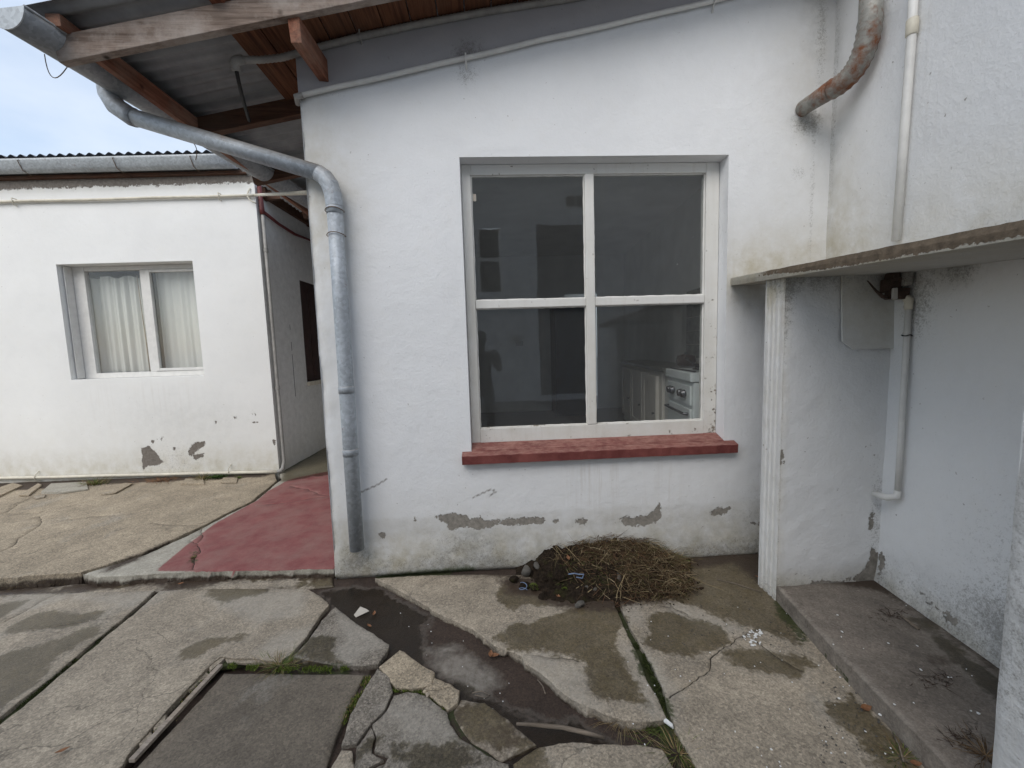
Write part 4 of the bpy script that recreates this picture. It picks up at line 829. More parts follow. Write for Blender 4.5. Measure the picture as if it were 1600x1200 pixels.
vl = MB(); vl.box(loc((1.90, 2.385, 1.845)), loc((1.965, 2.45, 1.915)), .006); vl.box(loc((1.915, 2.37, 1.80)), loc((1.985, 2.44, 1.86)), .006)
val = vl.build('valve', M['rusty'], annex, .006)
MB().box(loc((1.90, 2.37, 1.90)), loc((1.935, 2.43, 1.95)), .008).build('valve_body', M['rusty'], val, .006)
MB().box(loc((1.90, 2.365, 1.80)), loc((1.925, 2.38, 1.86)), .002).build('valve_union', M['slab_edge'], val, .004)
MB().box(loc((1.955, 2.36, 1.87)), loc((1.99, 2.45, 1.955)), .004).build('cement_patch', M['chunk'], val, .004)
MB().tube([loc(p) for p in ((1.895, 2.40, 1.812), (1.87, 2.39, 1.815), (1.83, 2.39, 1.85), (1.79, 2.40, 1.91))], [.008, .010, .006, .003], 8).build('valve_lever', M['rusty'], val, 0, True)
# rusty downpipe elbow
pts = [(1.935, 2.665, 6.0), (1.935, 2.665, 3.62)]; r1 = [.055, .055]
dpr = MB().tube([loc(p) for p in pts], r1, 20).build('downpipe', M['galv_rust'], annex, 0, True)
ent = hw(3.37, -.02, 3.17); mid_ = plane(1297, 141, np.array([0, 2.86, 0.]), np.array([0, 1., 0])); kn = plane(1352, 98, np.array([0, 2.70, 0.]), np.array([0, 1., 0]))
cur = bez((1.935, 2.665, 3.45), tuple(kn+(0.01, 0, -.06)), tuple(mid_), 22)
cur = [Vector((1.935, 2.665, 3.64))]+cur
rr = [.0565, .0575]+[(.0625 if i % 2 == 0 else .0575) for i in range(len(cur)-2)]
MB().tube([loc(p) for p in cur], rr, 20).build('crimped_elbow', M['galv_rust'], dpr, 0, True, attrs={'rust': lambda P: .055+.09*band(P[:, 2], 3.42, 3.25)+.3*np.exp(-((P[:, 2]-3.60)/.02)**2)})
MB().tube([loc(p) for p in (Vector(mid_)+(Vector(mid_)-Vector(ent))*.0, Vector(mid_)*.5+Vector(ent)*.5, Vector(ent)*.98+Vector(mid_)*.02, Vector(ent)+Vector((.02, .07, 0)))], [.058, .052, .050, .044], 20).build('outlet_pipe', M['galv_rust'], dpr, 0, True, attrs={'rust': lambda P: .08+.0*P[:, 0]})
# white plastic pipe on the annex wall
pv = [XP(1430, -60, 1.985), XP(1424, 60, 1.985), XP(1414, 190, 1.985), XP(1400, 376, 1.985)]
pvp = MB().tube([loc((1.985, a, z)) for a, z in pv], .0205, 12).build('white_pipe', M['pvc'], annex, 0, True)
a, z = XP(1425, 45, 1.985); MB().tube([loc((1.985, a, z+.05)), loc((1.985, a, z+.045)), loc((1.985, a, z-.03)), loc((1.985, a, z-.035))], [.022, .026, .026, .022], 12).build('pipe_coupling', M['creampipe'], pvp, 0, True)

# ------------------------------------------------------------------ rear building on the left
rear = empty('rear_building', tuple(LBO), B)
tag(rear, 'low white building behind the red path with curtained window and corrugated roof', 'building')
def l2(*p): return [LB(x/2.857, 380+y/2.857) for x, y in p]
RP = [l2((630, 915), (665, 905), (700, 935), (720, 965), (745, 968), (700, 995), (660, 990), (640, 1015), (635, 980)), l2((840, 930), (870, 890), (920, 885), (910, 905), (880, 930), (850, 950)), l2((860, 945), (915, 940), (905, 955), (865, 970)),
      l2((1120, 795), (1150, 800), (1140, 812)), l2((1040, 775), (1055, 770), (1055, 788)), l2((958, 790), (970, 795), (962, 806)), l2((670, 880), (700, 875), (680, 892)), l2((705, 870), (730, 862), (720, 880)), l2((1120, 760), (1145, 756), (1140, 768)), l2((770, 905), (790, 915), (775, 925)), l2((1215, 870), (1235, 880), (1225, 905))]
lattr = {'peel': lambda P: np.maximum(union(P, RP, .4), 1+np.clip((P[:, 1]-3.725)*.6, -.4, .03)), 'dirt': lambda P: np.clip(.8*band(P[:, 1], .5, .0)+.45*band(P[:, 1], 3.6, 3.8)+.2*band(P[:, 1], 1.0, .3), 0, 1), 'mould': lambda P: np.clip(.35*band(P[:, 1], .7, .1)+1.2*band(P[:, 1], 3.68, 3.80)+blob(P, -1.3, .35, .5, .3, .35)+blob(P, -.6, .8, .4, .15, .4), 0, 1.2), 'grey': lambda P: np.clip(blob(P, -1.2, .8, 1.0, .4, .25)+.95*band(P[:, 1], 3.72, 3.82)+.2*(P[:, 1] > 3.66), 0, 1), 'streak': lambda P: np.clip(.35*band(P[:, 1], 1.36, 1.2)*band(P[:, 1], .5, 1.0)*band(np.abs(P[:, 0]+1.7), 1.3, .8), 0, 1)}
L0, L1_, LZ0, LZ1 = -2.53, -.85, 1.366, 2.81
wall_grid('wall', lambda S, Z, o: np.stack([S, -o, Z], 1), -9, 0, -.1, 3.93, M['plaster_l'], rear, [(L0, L1_, LZ0, LZ1)], .03, lattr, lambda P: .006*fbm(P, 1.2, 3, 51)*np.clip(np.hypot(np.maximum(np.maximum(L0-P[:, 0], P[:, 0]-L1_), 0), np.maximum(np.maximum(LZ0-P[:, 1], P[:, 1]-LZ1), 0))/.06, 0, 1)*np.clip(-P[:, 0]/.1, 0, 1))
sat = {'dirt': lambda P: .45*band(P[:, 1], .5, -.05), 'mould': lambda P: np.clip(.6*band(P[:, 1], .3, -.05)+.5*band(P[:, 1], 3.3, 3.6), 0, 1), 'grey': lambda P: .45*np.ones(len(P))}
wall_grid('side_wall', lambda S, Z, o: np.stack([0*S+o, S, Z], 1), 0, 7, -.1, 3.93, M['plaster_l'], rear, [(.92, 2.0, 1.18, 2.70)], .05, sat, lambda P: .004*fbm(P, 2, 3, 55)*np.clip(P[:, 0]/.1, 0, 1))
b = MB(); r = .22
b.add([(L0, 0, LZ0), (L0, r, LZ0), (L0, r, LZ1), (L0, 0, LZ1)], [(0, 1, 2, 3)]); b.add([(L1_, 0, LZ0), (L1_, r, LZ0), (L1_, r, LZ1), (L1_, 0, LZ1)], [(3, 2, 1, 0)])
b.add([(L0, 0, LZ1), (L0, r, LZ1), (L1_, r, LZ1), (L1_, 0, LZ1)], [(0, 1, 2, 3)]); b.add([(L0, 0, LZ0), (L0, r, LZ0), (L1_, r, LZ0), (L1_, 0, LZ0)], [(3, 2, 1, 0)]); b.build('window_reveal', M['plaster_l'], rear)
fr = MB(); d0 = .16
fr.box((L0+.002, d0, LZ0+.002), (-2.364, d0+.06, LZ1-.002)); fr.box((-1.66, d0, 1.437), (-1.58, d0+.06, 2.75)); fr.box((-2.362, d0+.001, 2.752), (L1_-.002, d0+.061, LZ1-.002)); fr.box((-2.362, d0-.002, LZ0+.002), (L1_-.002, d0+.061, 1.435))
lw = fr.build('window', M['pvc'], rear, .004)
sa = MB(); sa.box((-1.578, d0-.012, 1.44), (-1.53, d0+.03, 2.748)); sa.box((-1.528, d0-.012, 1.44), (L1_-.003, d0+.03, 1.475)); sa.box((-1.528, d0-.012, 2.715), (L1_-.003, d0+.03, 2.748)); sa.build('sash', M['pvc'], lw, .003)
MB().box((L0+.012, d0-.10, LZ0+.01), (L0+.022, d0-.004, LZ1-.01)).build('shutter_leaf', M['pvc'], lw, .002)
for z in (1.62, 2.55): MB().tube([(L0+.024, d0-.10, z), (L0+.024, d0-.10, z+.07)], .007, 8).build('hinge', M['pvc'], lw)
MB().box((-2.362, d0+.03, 1.437), (-1.662, d0+.034, 2.75)).build('pane', M['glass'], lw); MB().box((-1.528, d0+.012, 1.477), (L1_-.004, d0+.016, 2.713)).build('pane', M['glass'], lw)
def curtain(x0, x1, z0, z1, d, amp, fr_, topgap):
    nx, nz2 = 110, 30; v = []; f = []
    for j in range(nz2+1):
        for i in range(nx+1):
            u = i/nx; t = j/nz2; x = x0+(x1-x0)*u; ph = fbm(np.array([[u*3, 0, 4.]]), 1, 3, 5)[0]*6; hang = topgap*(math.sin(u*9)**2)*(t > .97)
            v.append((x+.006*math.sin(u*30+t*2), d+amp*math.sin(u*fr_+ph+t*.6)*(1-.25*t)+amp*.4*math.sin(u*fr_*2.3+ph*2), z0+(z1-z0)*t-hang-.02*math.sin(u*5)*(1-t)))
    for j in range(nz2):
        for i in range(nx): a = j*(nx+1)+i; f.append((a, a+1, a+nx+2, a+nx+1))
    return v, f
v, f = curtain(-2.49, -1.70, 1.39, 2.71, .30, .022, 38, .03); b = MB(); b.v = v; b.f = f; cu = b.build('curtain', M['curtain'], lw, 0, True)
v, f = curtain(-1.58, -.80, 1.39, 2.80, .29, .012, 26, .0); b = MB(); b.v = v; b.f = f; b.build('curtain', M['curtain'], lw, 0, True)
MB().tube([(-1.80, .277, 2.70), (-1.79, .275, 2.3), (-1.775, .272, 1.9), (-1.765, .272, 1.42)], .006, 6).build('curtain_hem', M['lining'], lw, 0, True)
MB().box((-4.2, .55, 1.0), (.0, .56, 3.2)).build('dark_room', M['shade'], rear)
# corridor window: brown shutter
sw = MB().box((-.10, .86, 1.12), (-.045, 2.06, 2.76)).build('side_window', M['darkwood'], rear)
for k in range(4): MB().box((-.045, .95+k*.265, 1.22), (-.025, .95+k*.265+.24, 2.66)).build('shutter_panel', M['darkwood'], sw, .004)
MB().box((.0, .90, 1.12), (.05, 2.02, 1.178)).build('side_sill', M['creampipe'], sw, .004)
# roof, gutter, pipes of the rear building
rroof = corr('roof', -.12, 6, -9, -.05, lambda s, d: 4.052+.06*(d+.1), M['sheet2'], rear, .115, .017, along=1)
corr_sheet = None
b = MB(); pts = []; prof = [(-.0, 0), (-.012, -.07), (-.045, -.135), (-.10, -.150), (-.145, -.11), (-.155, -.02), (-.165, .0), (-.150, .006), (-.148, -.02), (-.138, -.10), (-.10, -.143), (-.05, -.128), (-.019, -.068), (-.006, 0)]
v = []; xs = np.linspace(-9, -.15, 20)
for x in xs: v += [(x, dy-.01, 3.995+dz*.93) for dy, dz in prof]
k_ = len(prof)
for i in range(len(xs)-1):
    for k in range(k_): a = i*k_; b.f.append((a+k, a+(k+1) % k_, a+k_+(k+1) % k_, a+k_+k))
b.v = v; b.f += [tuple(range(k_)), tuple(len(v)-k_+k for k in range(k_))]
lg = b.build('gutter', M['gutter_l'], rear, 0, True)
for x in (-2.62, -1.52, -.62): MB().tube([(x, -.0, 3.94), (x+.01, -.07, 3.845), (x+.01, -.15, 3.87), (x, -.182, 3.97), (x-.01, -.12, 4.02)], .005, 5).build('gutter_wire', M['wire'], lg)
MB().beam((-9, -.02, 3.82), (-.05, -.02, 3.82), .045, .04).build('eave_batten', M['rafter'], rear, .004)
zp = 3.567
up_ = MB().tube([(x, -.03, 3.566+.006*x/9+.003*math.sin(x*4)) for x in np.linspace(-9, .02, 30)], .017, 8).build('upper_pipe', M['creampipe'], rear, 0, True)
qe = XP(484, 301, -1.56); qe = np.array([-1.56, qe[0], qe[1]])-LBO
MB().tube([(.015, -.03, 3.568), (qe @ UB, qe @ NB, qe[2])], .015, 8).build('pipe_span', M['creampipe'], up_, 0, True)
for x in (-2.9, -.42): MB().tube([(x, .0, 3.60), (x, -.05, 3.60), (x+.005, -.055, 3.56), (x, -.04, 3.525), (x, .0, 3.52)], .006, 6).build('pipe_clip', M['creampipe'], up_)
lp = MB().tube([(x, -.035, .105+(x+2)*-.012+.002*math.sin(x*5)) for x in np.linspace(-9, .0, 30)], .021, 8).build('lower_pipe', M['creampipe'], rear, 0, True)
for x in (-3.1, -.62): MB().tube([(x, -.0, .19), (x, -.05, .15), (x, -.062, .11), (x+.004, -.04, .07), (x, 0, .065)], .006, 6).build('pipe_clip', M['creampipe'], lp)
cp = MB().tube([(-.005, -.035, .082), (.03, -.02, .085), (.045, .01, .11), (.045, .05, .2), (.045, .05, 2.0), (.045, .045, 3.38)], [.022, .026, .026, .02, .02, .02], 10).build('corner_pipe', M['greypipe'], rear, 0, True)
for z in (1.15, 2.9): MB().tube([(.045, .05, z), (.045, .05, z+.05)], .027, 10).build('pipe_coupling', M['greypipe'], cp)
MB().tube([(.045, .045, 3.36), (.045, .04, 3.42), (.04, .03, 3.7)], [.028, .028, .026], 10).build('red_riser', M['redpipe'], cp, 0, True)
MB().tube([(.045, .05, 3.40), (.045, .4, 3.35), (.045, .8, 3.33), (.05, 1.2, 3.36), (.05, 3, 3.3)], [.022, .02, .02, .015, .012], 8).build('red_branch', M['redpipe'], cp, 0, True)
MB().tube(bez((-.05, -.01, 3.66), (-.12, -.06, 3.52), (.02, -.03, 3.47), 8), .008, 6).build('loose_cable', M['creampipe'], cp, 0, True)
pr = corr('passage_roof', -.35, 2.3, .12, 8, lambda s_, d: 3.72+.05*s_, M['sheet'], rear)
for y in (.2, 1.3, 2.5): MB().beam((-.02, y, 3.58), (2.2, y, 3.69), .06, .11).build('rafter', M['rafter'], pr, .003)
MB().box((.0, .13, 3.60), (.05, 6.9, 3.74)).build('wall_plate', M['rafter'], pr)
MB().box((-.02, 7, -.1), (4, 7.1, 4)).build('passage_end', M['plaster_l'], rear)

# ------------------------------------------------------------------ kitchen things seen through the glass
kz = FZ
xs_, xe_ = 1.22, 1.83
cab = empty('kitchen_cabinet', (xs_, 4.36, kz)); tag(cab, 'pale wooden kitchen cabinet with dark worktop behind the lower right pane', 'cabinet')
MB().box((0.02, 0, 0), (.6, 2.05, .90)).build('body', M['cabwood'], cab, .004)
MB().box((-.03, -.22, .90), (.62, 2.08, .945)).build('worktop', M['worktop'], cab, .006)
for k in range(3):
    y = .10+k*.66; dr = MB(); dr.box((-.005, y, .12), (.02, y+.60, .84)); d_ = dr.build('door', M['cabwood'], cab, .004)
    b = MB(); b.box((-.017, y, .12), (-.006, y+.07, .84)); b.box((-.017, y+.53, .12), (-.006, y+.60, .84)); b.box((-.017, y+.071, .77), (-.006, y+.529, .84)); b.box((-.017, y+.071, .12), (-.006, y+.529, .19)); b.build('door_frame', M['cabwood'], d_, .002)
    MB().tube([(-.02, y+.05, .42), (-.045, y+.05, .42)], [.008, .014], 8).build('knob', M['chrome'], d_)
MB().box((.05, -.21, .0), (.6, -.01, .89)).build('side_panel', M['inwall'], cab)
stv = empty('stove', (1.235, 3.43, kz)); tag(stv, 'white enamel cooking stove with dark knobs nearest the window', 'stove')
MB().box((0, 0, .05), (.56, .66, .86)).build('body', M['enamel'], stv, .012)
hb = MB().box((-.03, -.01, .865), (.58, .68, .945)).build('hob', M['enamel'], stv, .01)
MB().box((-.022, .02, .66), (-.002, .64, .83)).build('control_panel', M['enamel'], stv, .008)
for y in (.12, .20, .42, .50): MB().tube([(-.022, y, .755), (-.035, y, .755), (-.04, y, .755), (-.065, y, .752)], [.022, .036, .036, .030], 16).build('knob', M['chrome'], stv)
od = MB().box((-.02, .02, .10), (-.001, .64, .63)).build('oven_door', M['enamel'], stv, .01)
MB().tube([(-.02, .06, .585), (-.055, .07, .585), (-.055, .59, .585), (-.02, .60, .585)], .012, 10).build('handle', M['chrome'], od)
MB().box((-.026, .42, .20), (-.0205, .54, .42)).build('oven_glass', M['chrome'], od, .004)
b = MB(); b.box((.0, .0, .947), (.02, .64, .957))
for y in (.15, .5): b.tube([(.14+.09*math.cos(a), y+.09*math.sin(a), .965) for a in np.linspace(0, 6.28, 16)], .005, 6); b.tube([(.40+.07*math.cos(a), y+.07*math.sin(a), .965) for a in np.linspace(0, 6.28, 16)], .005, 6)
b.build('burner_grid', M['chrome'], stv)
pan = empty('frying_pan', (1.42, 3.62, kz+.965)); tag(pan, 'small dark frying pan with raised handle on the stove', 'pan')
MB().tube([(0, 0, 0), (0, 0, .006), (0, 0, .04)], [.08, .10, .125], 20).build('pan_body', M['chrome'], pan, 0, True); MB().tube([(-.11, 0, .035), (-.20, -.05, .10)], .011, 8).build('pan_handle', M['chrome'], pan)
pot = empty('cooking_pot', (1.52, 4.45, kz+.945)); tag(pot, 'dark red round pot on the worktop beside the stove', 'pot')
MB().tube([(0, 0, 0), (0, 0, .05), (0, 0, .11), (0, 0, .125)], [.08, .10, .09, .04], 20).build('pot_body', M['darkwood'], pot, 0, True); MB().tube([(0, 0, .12), (0, 0, .15)], .015, 8).build('lid_knob', M['chrome'], pot)
jug = empty('jug', (1.66, 4.12, kz+.947)); tag(jug, 'white tapering jug standing at the back of the worktop', 'jug')
MB().tube([(0, 0, 0), (0, 0, .12), (0, 0, .22)], [.045, .06, .075], 16, True).build('jug_body', M['enamel'], jug, 0, True); MB().tube([(-.07, 0, .19), (-.11, 0, .15), (-.055, 0, .06)], .008, 6).build('handle', M['enamel'], jug)
# tiles behind the stove
tb = MB()
rwx = lambda y: (W+U*RW+N*0)[0]
for i in range(9):
    for j in range(5):
        l = .45+i*.155; z = 1.42+j*.155; s_at = RW+.25*(l-.30)/(BK-.30)-.006
        tb.box((s_at-.008, l+.003, z+.003), (s_at+.004, l+.149, z+.149))
tb.build('wall_tiles', M['tile'], house, .002, kind='stuff')
fridge = empty('fridge', tuple(hw(2.25, 3.9, kz)), A); tag(fridge, 'dark blue tall cupboard in the dim back of the kitchen', 'cupboard')
MB().box((0, 0, 0), (.55, .55, 1.9)).build('body', M['blue'], fridge, .01); MB().box((.01, -.02, .05), (.54, -.002, 1.85)).build('door', M['blue'], fridge, .006)
swt = MB().box((1.62, BK-.012, 1.63), (1.76, BK-.001, 1.72)).build('wall_switch', M['litter'], house, .003)

# ------------------------------------------------------------------ opposite house (behind the camera, seen reflected in the panes)
GN = N; GP = W+N*(FD+.03)
def mirror_px(x, y, yw):
    v = ray(x, y); h = CAM+v*(((GP-CAM) @ GN)/(v @ GN)); r_ = v-2*(v @ GN)*GN; return h+r_*((yw-h[1])/r_[1])
OY = -6.0
opp = empty('opposite_house', (0, OY, 0)); tag(opp, 'white house across the yard, seen only as a reflection in the big window', 'house')
def mq(x, y): q = mirror_px(x, y, OY); return q[0], q[2]
(ax, az), (bx_, bz) = mq(838, 350), mq(945, 640)
(cx, cz), (dx, dz_) = mq(745, 355), mq(786, 455)
xl, xr = sorted((ax, bx_)); wl_, wr_ = sorted((cx, dx)); wt, wb = max(cz, dz_), min(cz, dz_)
wall_grid('wall', lambda S, Z, o: np.stack([S, 0*S, Z], 1), -9, 8, -.1, 7.2, M['plaster'], opp, [(xl, xr, .1, az), (wl_, wr_, wb, wt)], .5, {}, None)
MB().box((xl-.1, -.6, -.1), (xr+.1, -.5, az+.2)).build('doorway_shade', M['shade'], opp)
ow = MB(); ow.box((wl_, -.10, wb), (wl_+.07, -.05, wt)); ow.box((wr_-.07, -.10, wb), (wr_, -.05, wt)); ow.box((wl_+.071, -.10, (wb+wt)/2-.05), (wr_-.071, -.05, (wb+wt)/2+.05)); oww = ow.build('window', M['paintwood'], opp)
MB().box((wl_, -.2, wb), (wr_, -.15, wt)).build('pane', M['shade'], oww)
q = mq(1033, 360); MB().tube([(q[0], .12, 1.0), (q[0], .12, 7.)], .07, 10).build('downpipe', M['gutter'], opp)
q0, q1 = mq(935, 385), mq(1008, 600); gx0, gx1 = sorted((q0[0], q1[0])); MB().box((gx0, .03, 0), (gx1, .08, q0[1])).build('gate', M['blue'], opp)
q0, q1 = mq(884, 306), mq(912, 322); v0, v1 = sorted((q0[0], q1[0]))
for k in range(2): a = v0+(v1-v0)*k*.55; MB().box((a, .02, q1[1]), (a+(v1-v0)*.4, .05, q0[1])).build('vent', M['shade'], opp)
q = mq(807, 527); MB().box((q[0]-.12, .02, q[1]-.08), (q[0]+.12, .10, q[1]+.08)).build('meter_box', M['slab_edge'], opp)
MB().box((-9, -.3, 7.2), (8, .6, 7.35)).build('eave', M['rafter'], opp)
MB().box((-9.2, -.6, -.1), (-9, .0, 7.2)).build('return_wall', M['plaster'], opp)

# photographer, only reflected: standing beside the camera
def person(loc_, rz, h):
    P = {'pel': (0, 0, .53), 'che': (0, -.005, .72), 'nec': (0, 0, .83), 'hd0': (0, .005, .875), 'hd1': (0, .012, .93), 'hd2': (0, .006, .975),
         'sl': (-.105, 0, .80), 'el': (-.135, .06, .66), 'wl': (-.06, .17, .74), 'hl': (-.035, .20, .76), 'sr': (.105, 0, .80), 'er': (.14, .06, .66), 'wr': (.06, .17, .74), 'hr': (.035, .20, .76),
         'kl': (-.06, .01, .28), 'al': (-.065, -.01, .045), 'tl': (-.07, .07, .02), 'kr': (.06, .01, .28), 'ar': (.065, -.01, .045), 'tr': (.07, .07, .02), 'hpl': (-.05, 0, .50), 'hpr': (.05, 0, .50)}
    Rr = {'pel': .075, 'che': .085, 'nec': .033, 'hd0': .042, 'hd1': .052, 'hd2': .04, 'sl': .042, 'el': .028, 'wl': .018, 'hl': .022, 'sr': .042, 'er': .028, 'wr': .018, 'hr': .022, 'kl': .036, 'al': .024, 'tl': .022, 'kr': .036, 'ar': .024, 'tr': .022, 'hpl': .056, 'hpr': .056}
    E_ = [('pel', 'che'), ('che', 'nec'), ('nec', 'hd0'), ('hd0', 'hd1'), ('hd1', 'hd2'), ('che', 'sl'), ('sl', 'el'), ('el', 'wl'), ('wl', 'hl'), ('che', 'sr'), ('sr', 'er'), ('er', 'wr'), ('wr', 'hr'), ('pel', 'hpl'), ('hpl', 'kl'), ('kl', 'al'), ('al', 'tl'), ('pel', 'hpr'), ('hpr', 'kr'), ('kr', 'ar'), ('ar', 'tr')]
    ks = list(P); me = bpy.data.meshes.new('person'); me.from_pydata([tuple(c*h for c in P[k]) for k in ks], [(ks.index(a), ks.index(c)) for a, c in E_], [])
    o = link('person', me, M['cloth']); o.location = loc_; o.rotation_euler = (0, 0, rz)
    sk = o.modifiers.new('skin', 'SKIN'); sk.use_smooth_shade = True
    for i, k in enumerate(ks): me.skin_vertices[0].data[i].radius = (Rr[k]*h, Rr[k]*h*(.72 if k in ('che', 'pel') else 1))
    me.skin_vertices[0].data[0].use_root = True
    o.modifiers.new('sub', 'SUBSURF').levels = 2; o.modifiers['sub'].render_levels = 2
    return o
vq = mirror_px(752, 560, -.35)
pe = person((vq[0], -.35, -.02), 0, 1.95); tag(pe, 'person in dark clothes holding up a phone, reflected in the lower left pane', 'person')
MB().box((-.08, .385, 1.46), (.08, .397, 1.55)).build('phone', M['black'], pe)

# ------------------------------------------------------------------ heap of soil and dry grass against the wall
hs0, hs1 = 1.42, 2.78      # local s range
def heap_h(s, d):
    """height of the heap at local s (along wall), d<=0 in front of the wall"""
    c = (s-1.93)/.46; a = np.exp(-np.abs(c)**3.4*1.2); e = np.clip(1+d/.50, 0, 1)
    P = np.stack([s, d, s*0], 1)
    sk = np.clip(1-(s-2.1)*.12, .8, 1.); a = a+.36*np.exp(-((s-1.60)/.15)**2)*np.clip(1+d/.44, 0, 1)*(np.abs(c) > .0)*(1-a)
    return (.160*a*e**.7*sk)*(1+.55*fbm(P, 6, 4, 61))+.042*fbm(P, 20, 4, 62)*np.clip(a*4, 0, 1)*np.clip(e*5, 0, 1)-.012*(1-np.clip(a*4, 0, 1)*np.clip(e*6, 0, 1))
ss = np.linspace(hs0-.12, hs1+.12, 260); dd = np.linspace(-.56, .01, 120); S, D = np.meshgrid(ss, dd); Hh = heap_h(S.ravel(), D.ravel())
v = np.stack([S.ravel(), D.ravel(), Hh], 1); nx = len(ss); f = [(j*nx+i, j*nx+i+1, (j+1)*nx+i+1, (j+1)*nx+i) for j in range(len(dd)-1) for i in range(nx-1)]
hp = MB(); hp.v = v.tolist(); hp.f = f; heap = hp.build('soil_heap', M['soil'], None, 0, True); heap.location = tuple(W); heap.rotation_euler = (0, 0, A)
tag(heap, 'dark heap of soil and uprooted grass piled against the wall under the window', 'heap')
class Blades:
    def __init__(s): s.v = []; s.f = []; s.c = []
    def blade(s, p, dirv, ln, w, col, curl=.5, seg=4, droop=.0):
        p = np.array(p, float); d = np.array(dirv, float); d /= np.linalg.norm(d); side = np.cross(d, [0, 0, 1]); 
        if np.linalg.norm(side) < .1: side = np.array([1., 0, 0])
        side /= np.linalg.norm(side); b = len(s.v); ang = random.uniform(0, math.pi); up_ = np.cross(side, d); wv = side*math.cos(ang)+up_*math.sin(ang)*.6
        for k in range(seg+1):
            t = k/seg; ww = w*(1-t*.8)/2; s.v += [tuple(p-wv*ww), tuple(p+wv*ww)]; s.c += [col]*2
            p = p+d*ln/seg; d = d+side*random.uniform(-curl, curl)+np.array([0, 0, -droop])+up_*random.uniform(-curl, curl)*.5; d /= np.linalg.norm(d)
        for k in range(seg): a = b+2*k; s.f.append((a, a+1, a+3, a+2))
    def build(s, name, parent=None, kind=None):
        me = bpy.data.meshes.new(name); me.from_pydata(s.v, [], s.f); me.update()
        a = me.color_attributes.new('tint', 'FLOAT_COLOR', 'POINT'); a.data.foreach_set('color', np.array([(*c, 1) for c in s.c], np.float32).ravel())
        return link(name, me, M['tint'], parent, kind)
STRAW = [(.27, .21, .12), (.17, .125, .07), (.085, .055, .032), (.055, .036, .024), (.36, .29, .18), (.085, .075, .03), (.13, .072, .04)]
def shade(c): k = random.uniform(.7, 1.25); return tuple(x*k for x in c)
bl = Blades(); cnt = 0
while cnt < 6000:
    s = random.uniform(1.55, 2.78); d = random.uniform(-.50, .0)
    if ((s-2.03)/.50)**2+((d+.05)/.56)**2 > 1 or (s < 1.75 and random.random() < .8) or (d < -.2 and s < 2.0 and random.random() < .8): continue
    z = heap_h(np.array([s]), np.array([d]))[0]+random.uniform(-.004, .034)+(.03 if random.random() < .06 else 0)
    an = random.uniform(0, 2*math.pi); el = random.gauss(.05, .35); wt_ = [3, 6, 8, 7, 1.2, 4, 6] if s < 2.25 else [6, 6, 6, 6, 3, 5, 4]
    bl.blade((s, min(d, -.012), max(z, .004)), (math.cos(an)*math.cos(el), -abs(math.sin(an))*math.cos(el) if d > -.08 else math.sin(an)*math.cos(el), math.sin(el)), random.uniform(.03, .15), random.uniform(.0018, .0052), shade(random.choices(STRAW, wt_)[0]), .38, 4, .10); cnt += 1
st = bl.build('dry_grass', heap, 'stuff')
cb = bmesh.new(); ct_ = 0
while ct_ < 560:
    s = random.uniform(1.38, 2.80); d = random.uniform(-.60, -.01)
    if ((s-2.02)/.68)**2+(d/.60)**2 > 1: continue
    if s > 2.1 and d > -.40 and random.random() < .8: continue
    z = max(heap_h(np.array([s]), np.array([d]))[0], .006); r_ = random.uniform(.003, .011)*(1.6 if random.random() < .14 else 1)
    if d < -.42 or s < 1.52 or s > 2.5:
        r_ *= .5
        if random.random() < .5: continue
    q = bmesh.ops.create_icosphere(cb, subdivisions=1, radius=r_)['verts']
    for v in q: v.co = Vector((v.co.x*random.uniform(.7, 1.3)+s, v.co.y*random.uniform(.7, 1.3)+d, v.co.z*random.uniform(.6, 1.)+z))
    ct_ += 1
cme = bpy.data.meshes.new('soil_crumbs'); cb.to_mesh(cme); cb.free(); link('soil_crumbs', cme, M['soil'], heap, 'stuff')
bl = Blades()                                               # long pale stalks
for (x0, y0, x1, y1) in ((867, 857, 880, 888), (868, 857, 900, 895), (950, 860, 938, 890), (1003, 875, 994, 905), (1050, 900, 1078, 922), (975, 905, 968, 935), (965, 930, 963, 940), (900, 922, 930, 905), (945, 880, 950, 900), (905, 890, 925, 900), (1010, 905, 1040, 900), (1000, 912, 1020, 928), (940, 845, 946, 870), (968, 937, 975, 905), (960, 915, 968, 930)):
    for rep in range(2):
        jx = random.uniform(-26, 26)*rep
        a0 = G(x0+jx, y0+random.uniform(-5, 5)*rep, .12 if y0 < 880 else .05); a1 = G(x1+jx+random.uniform(-30, 30)*rep, y1, .08 if y1 < 890 else .02)
        la = tolocal(a0); lb = tolocal(a1); dv = lb-la; la[1] = min(la[1], -.03); la[2] = max(la[2], heap_h(np.array([la[0]]), np.array([la[1]]))[0]+.02)
        bl.blade(la, dv, np.linalg.norm(dv)*1.1+.04, .0052, shade((.36, .28, .16)), .12, 5)
bl.build('pale_stalk', heap, 'stuff')
bl = Blades()
for k in range(260):
    s = random.gauss(2.42, .07); d = random.uniform(-.09, -.02); z = heap_h(np.array([s]), np.array([d]))[0]; an = random.uniform(math.pi, 2*math.pi)
    bl.blade((s, d, z-.01), (math.cos(an)*.9, math.sin(an)*.35, random.uniform(.3, .9)), random.uniform(.05, .12), .003, shade(random.choice([(.16, .17, .04), (.22, .18, .07), (.10, .13, .03)])), .2, 4, .25)
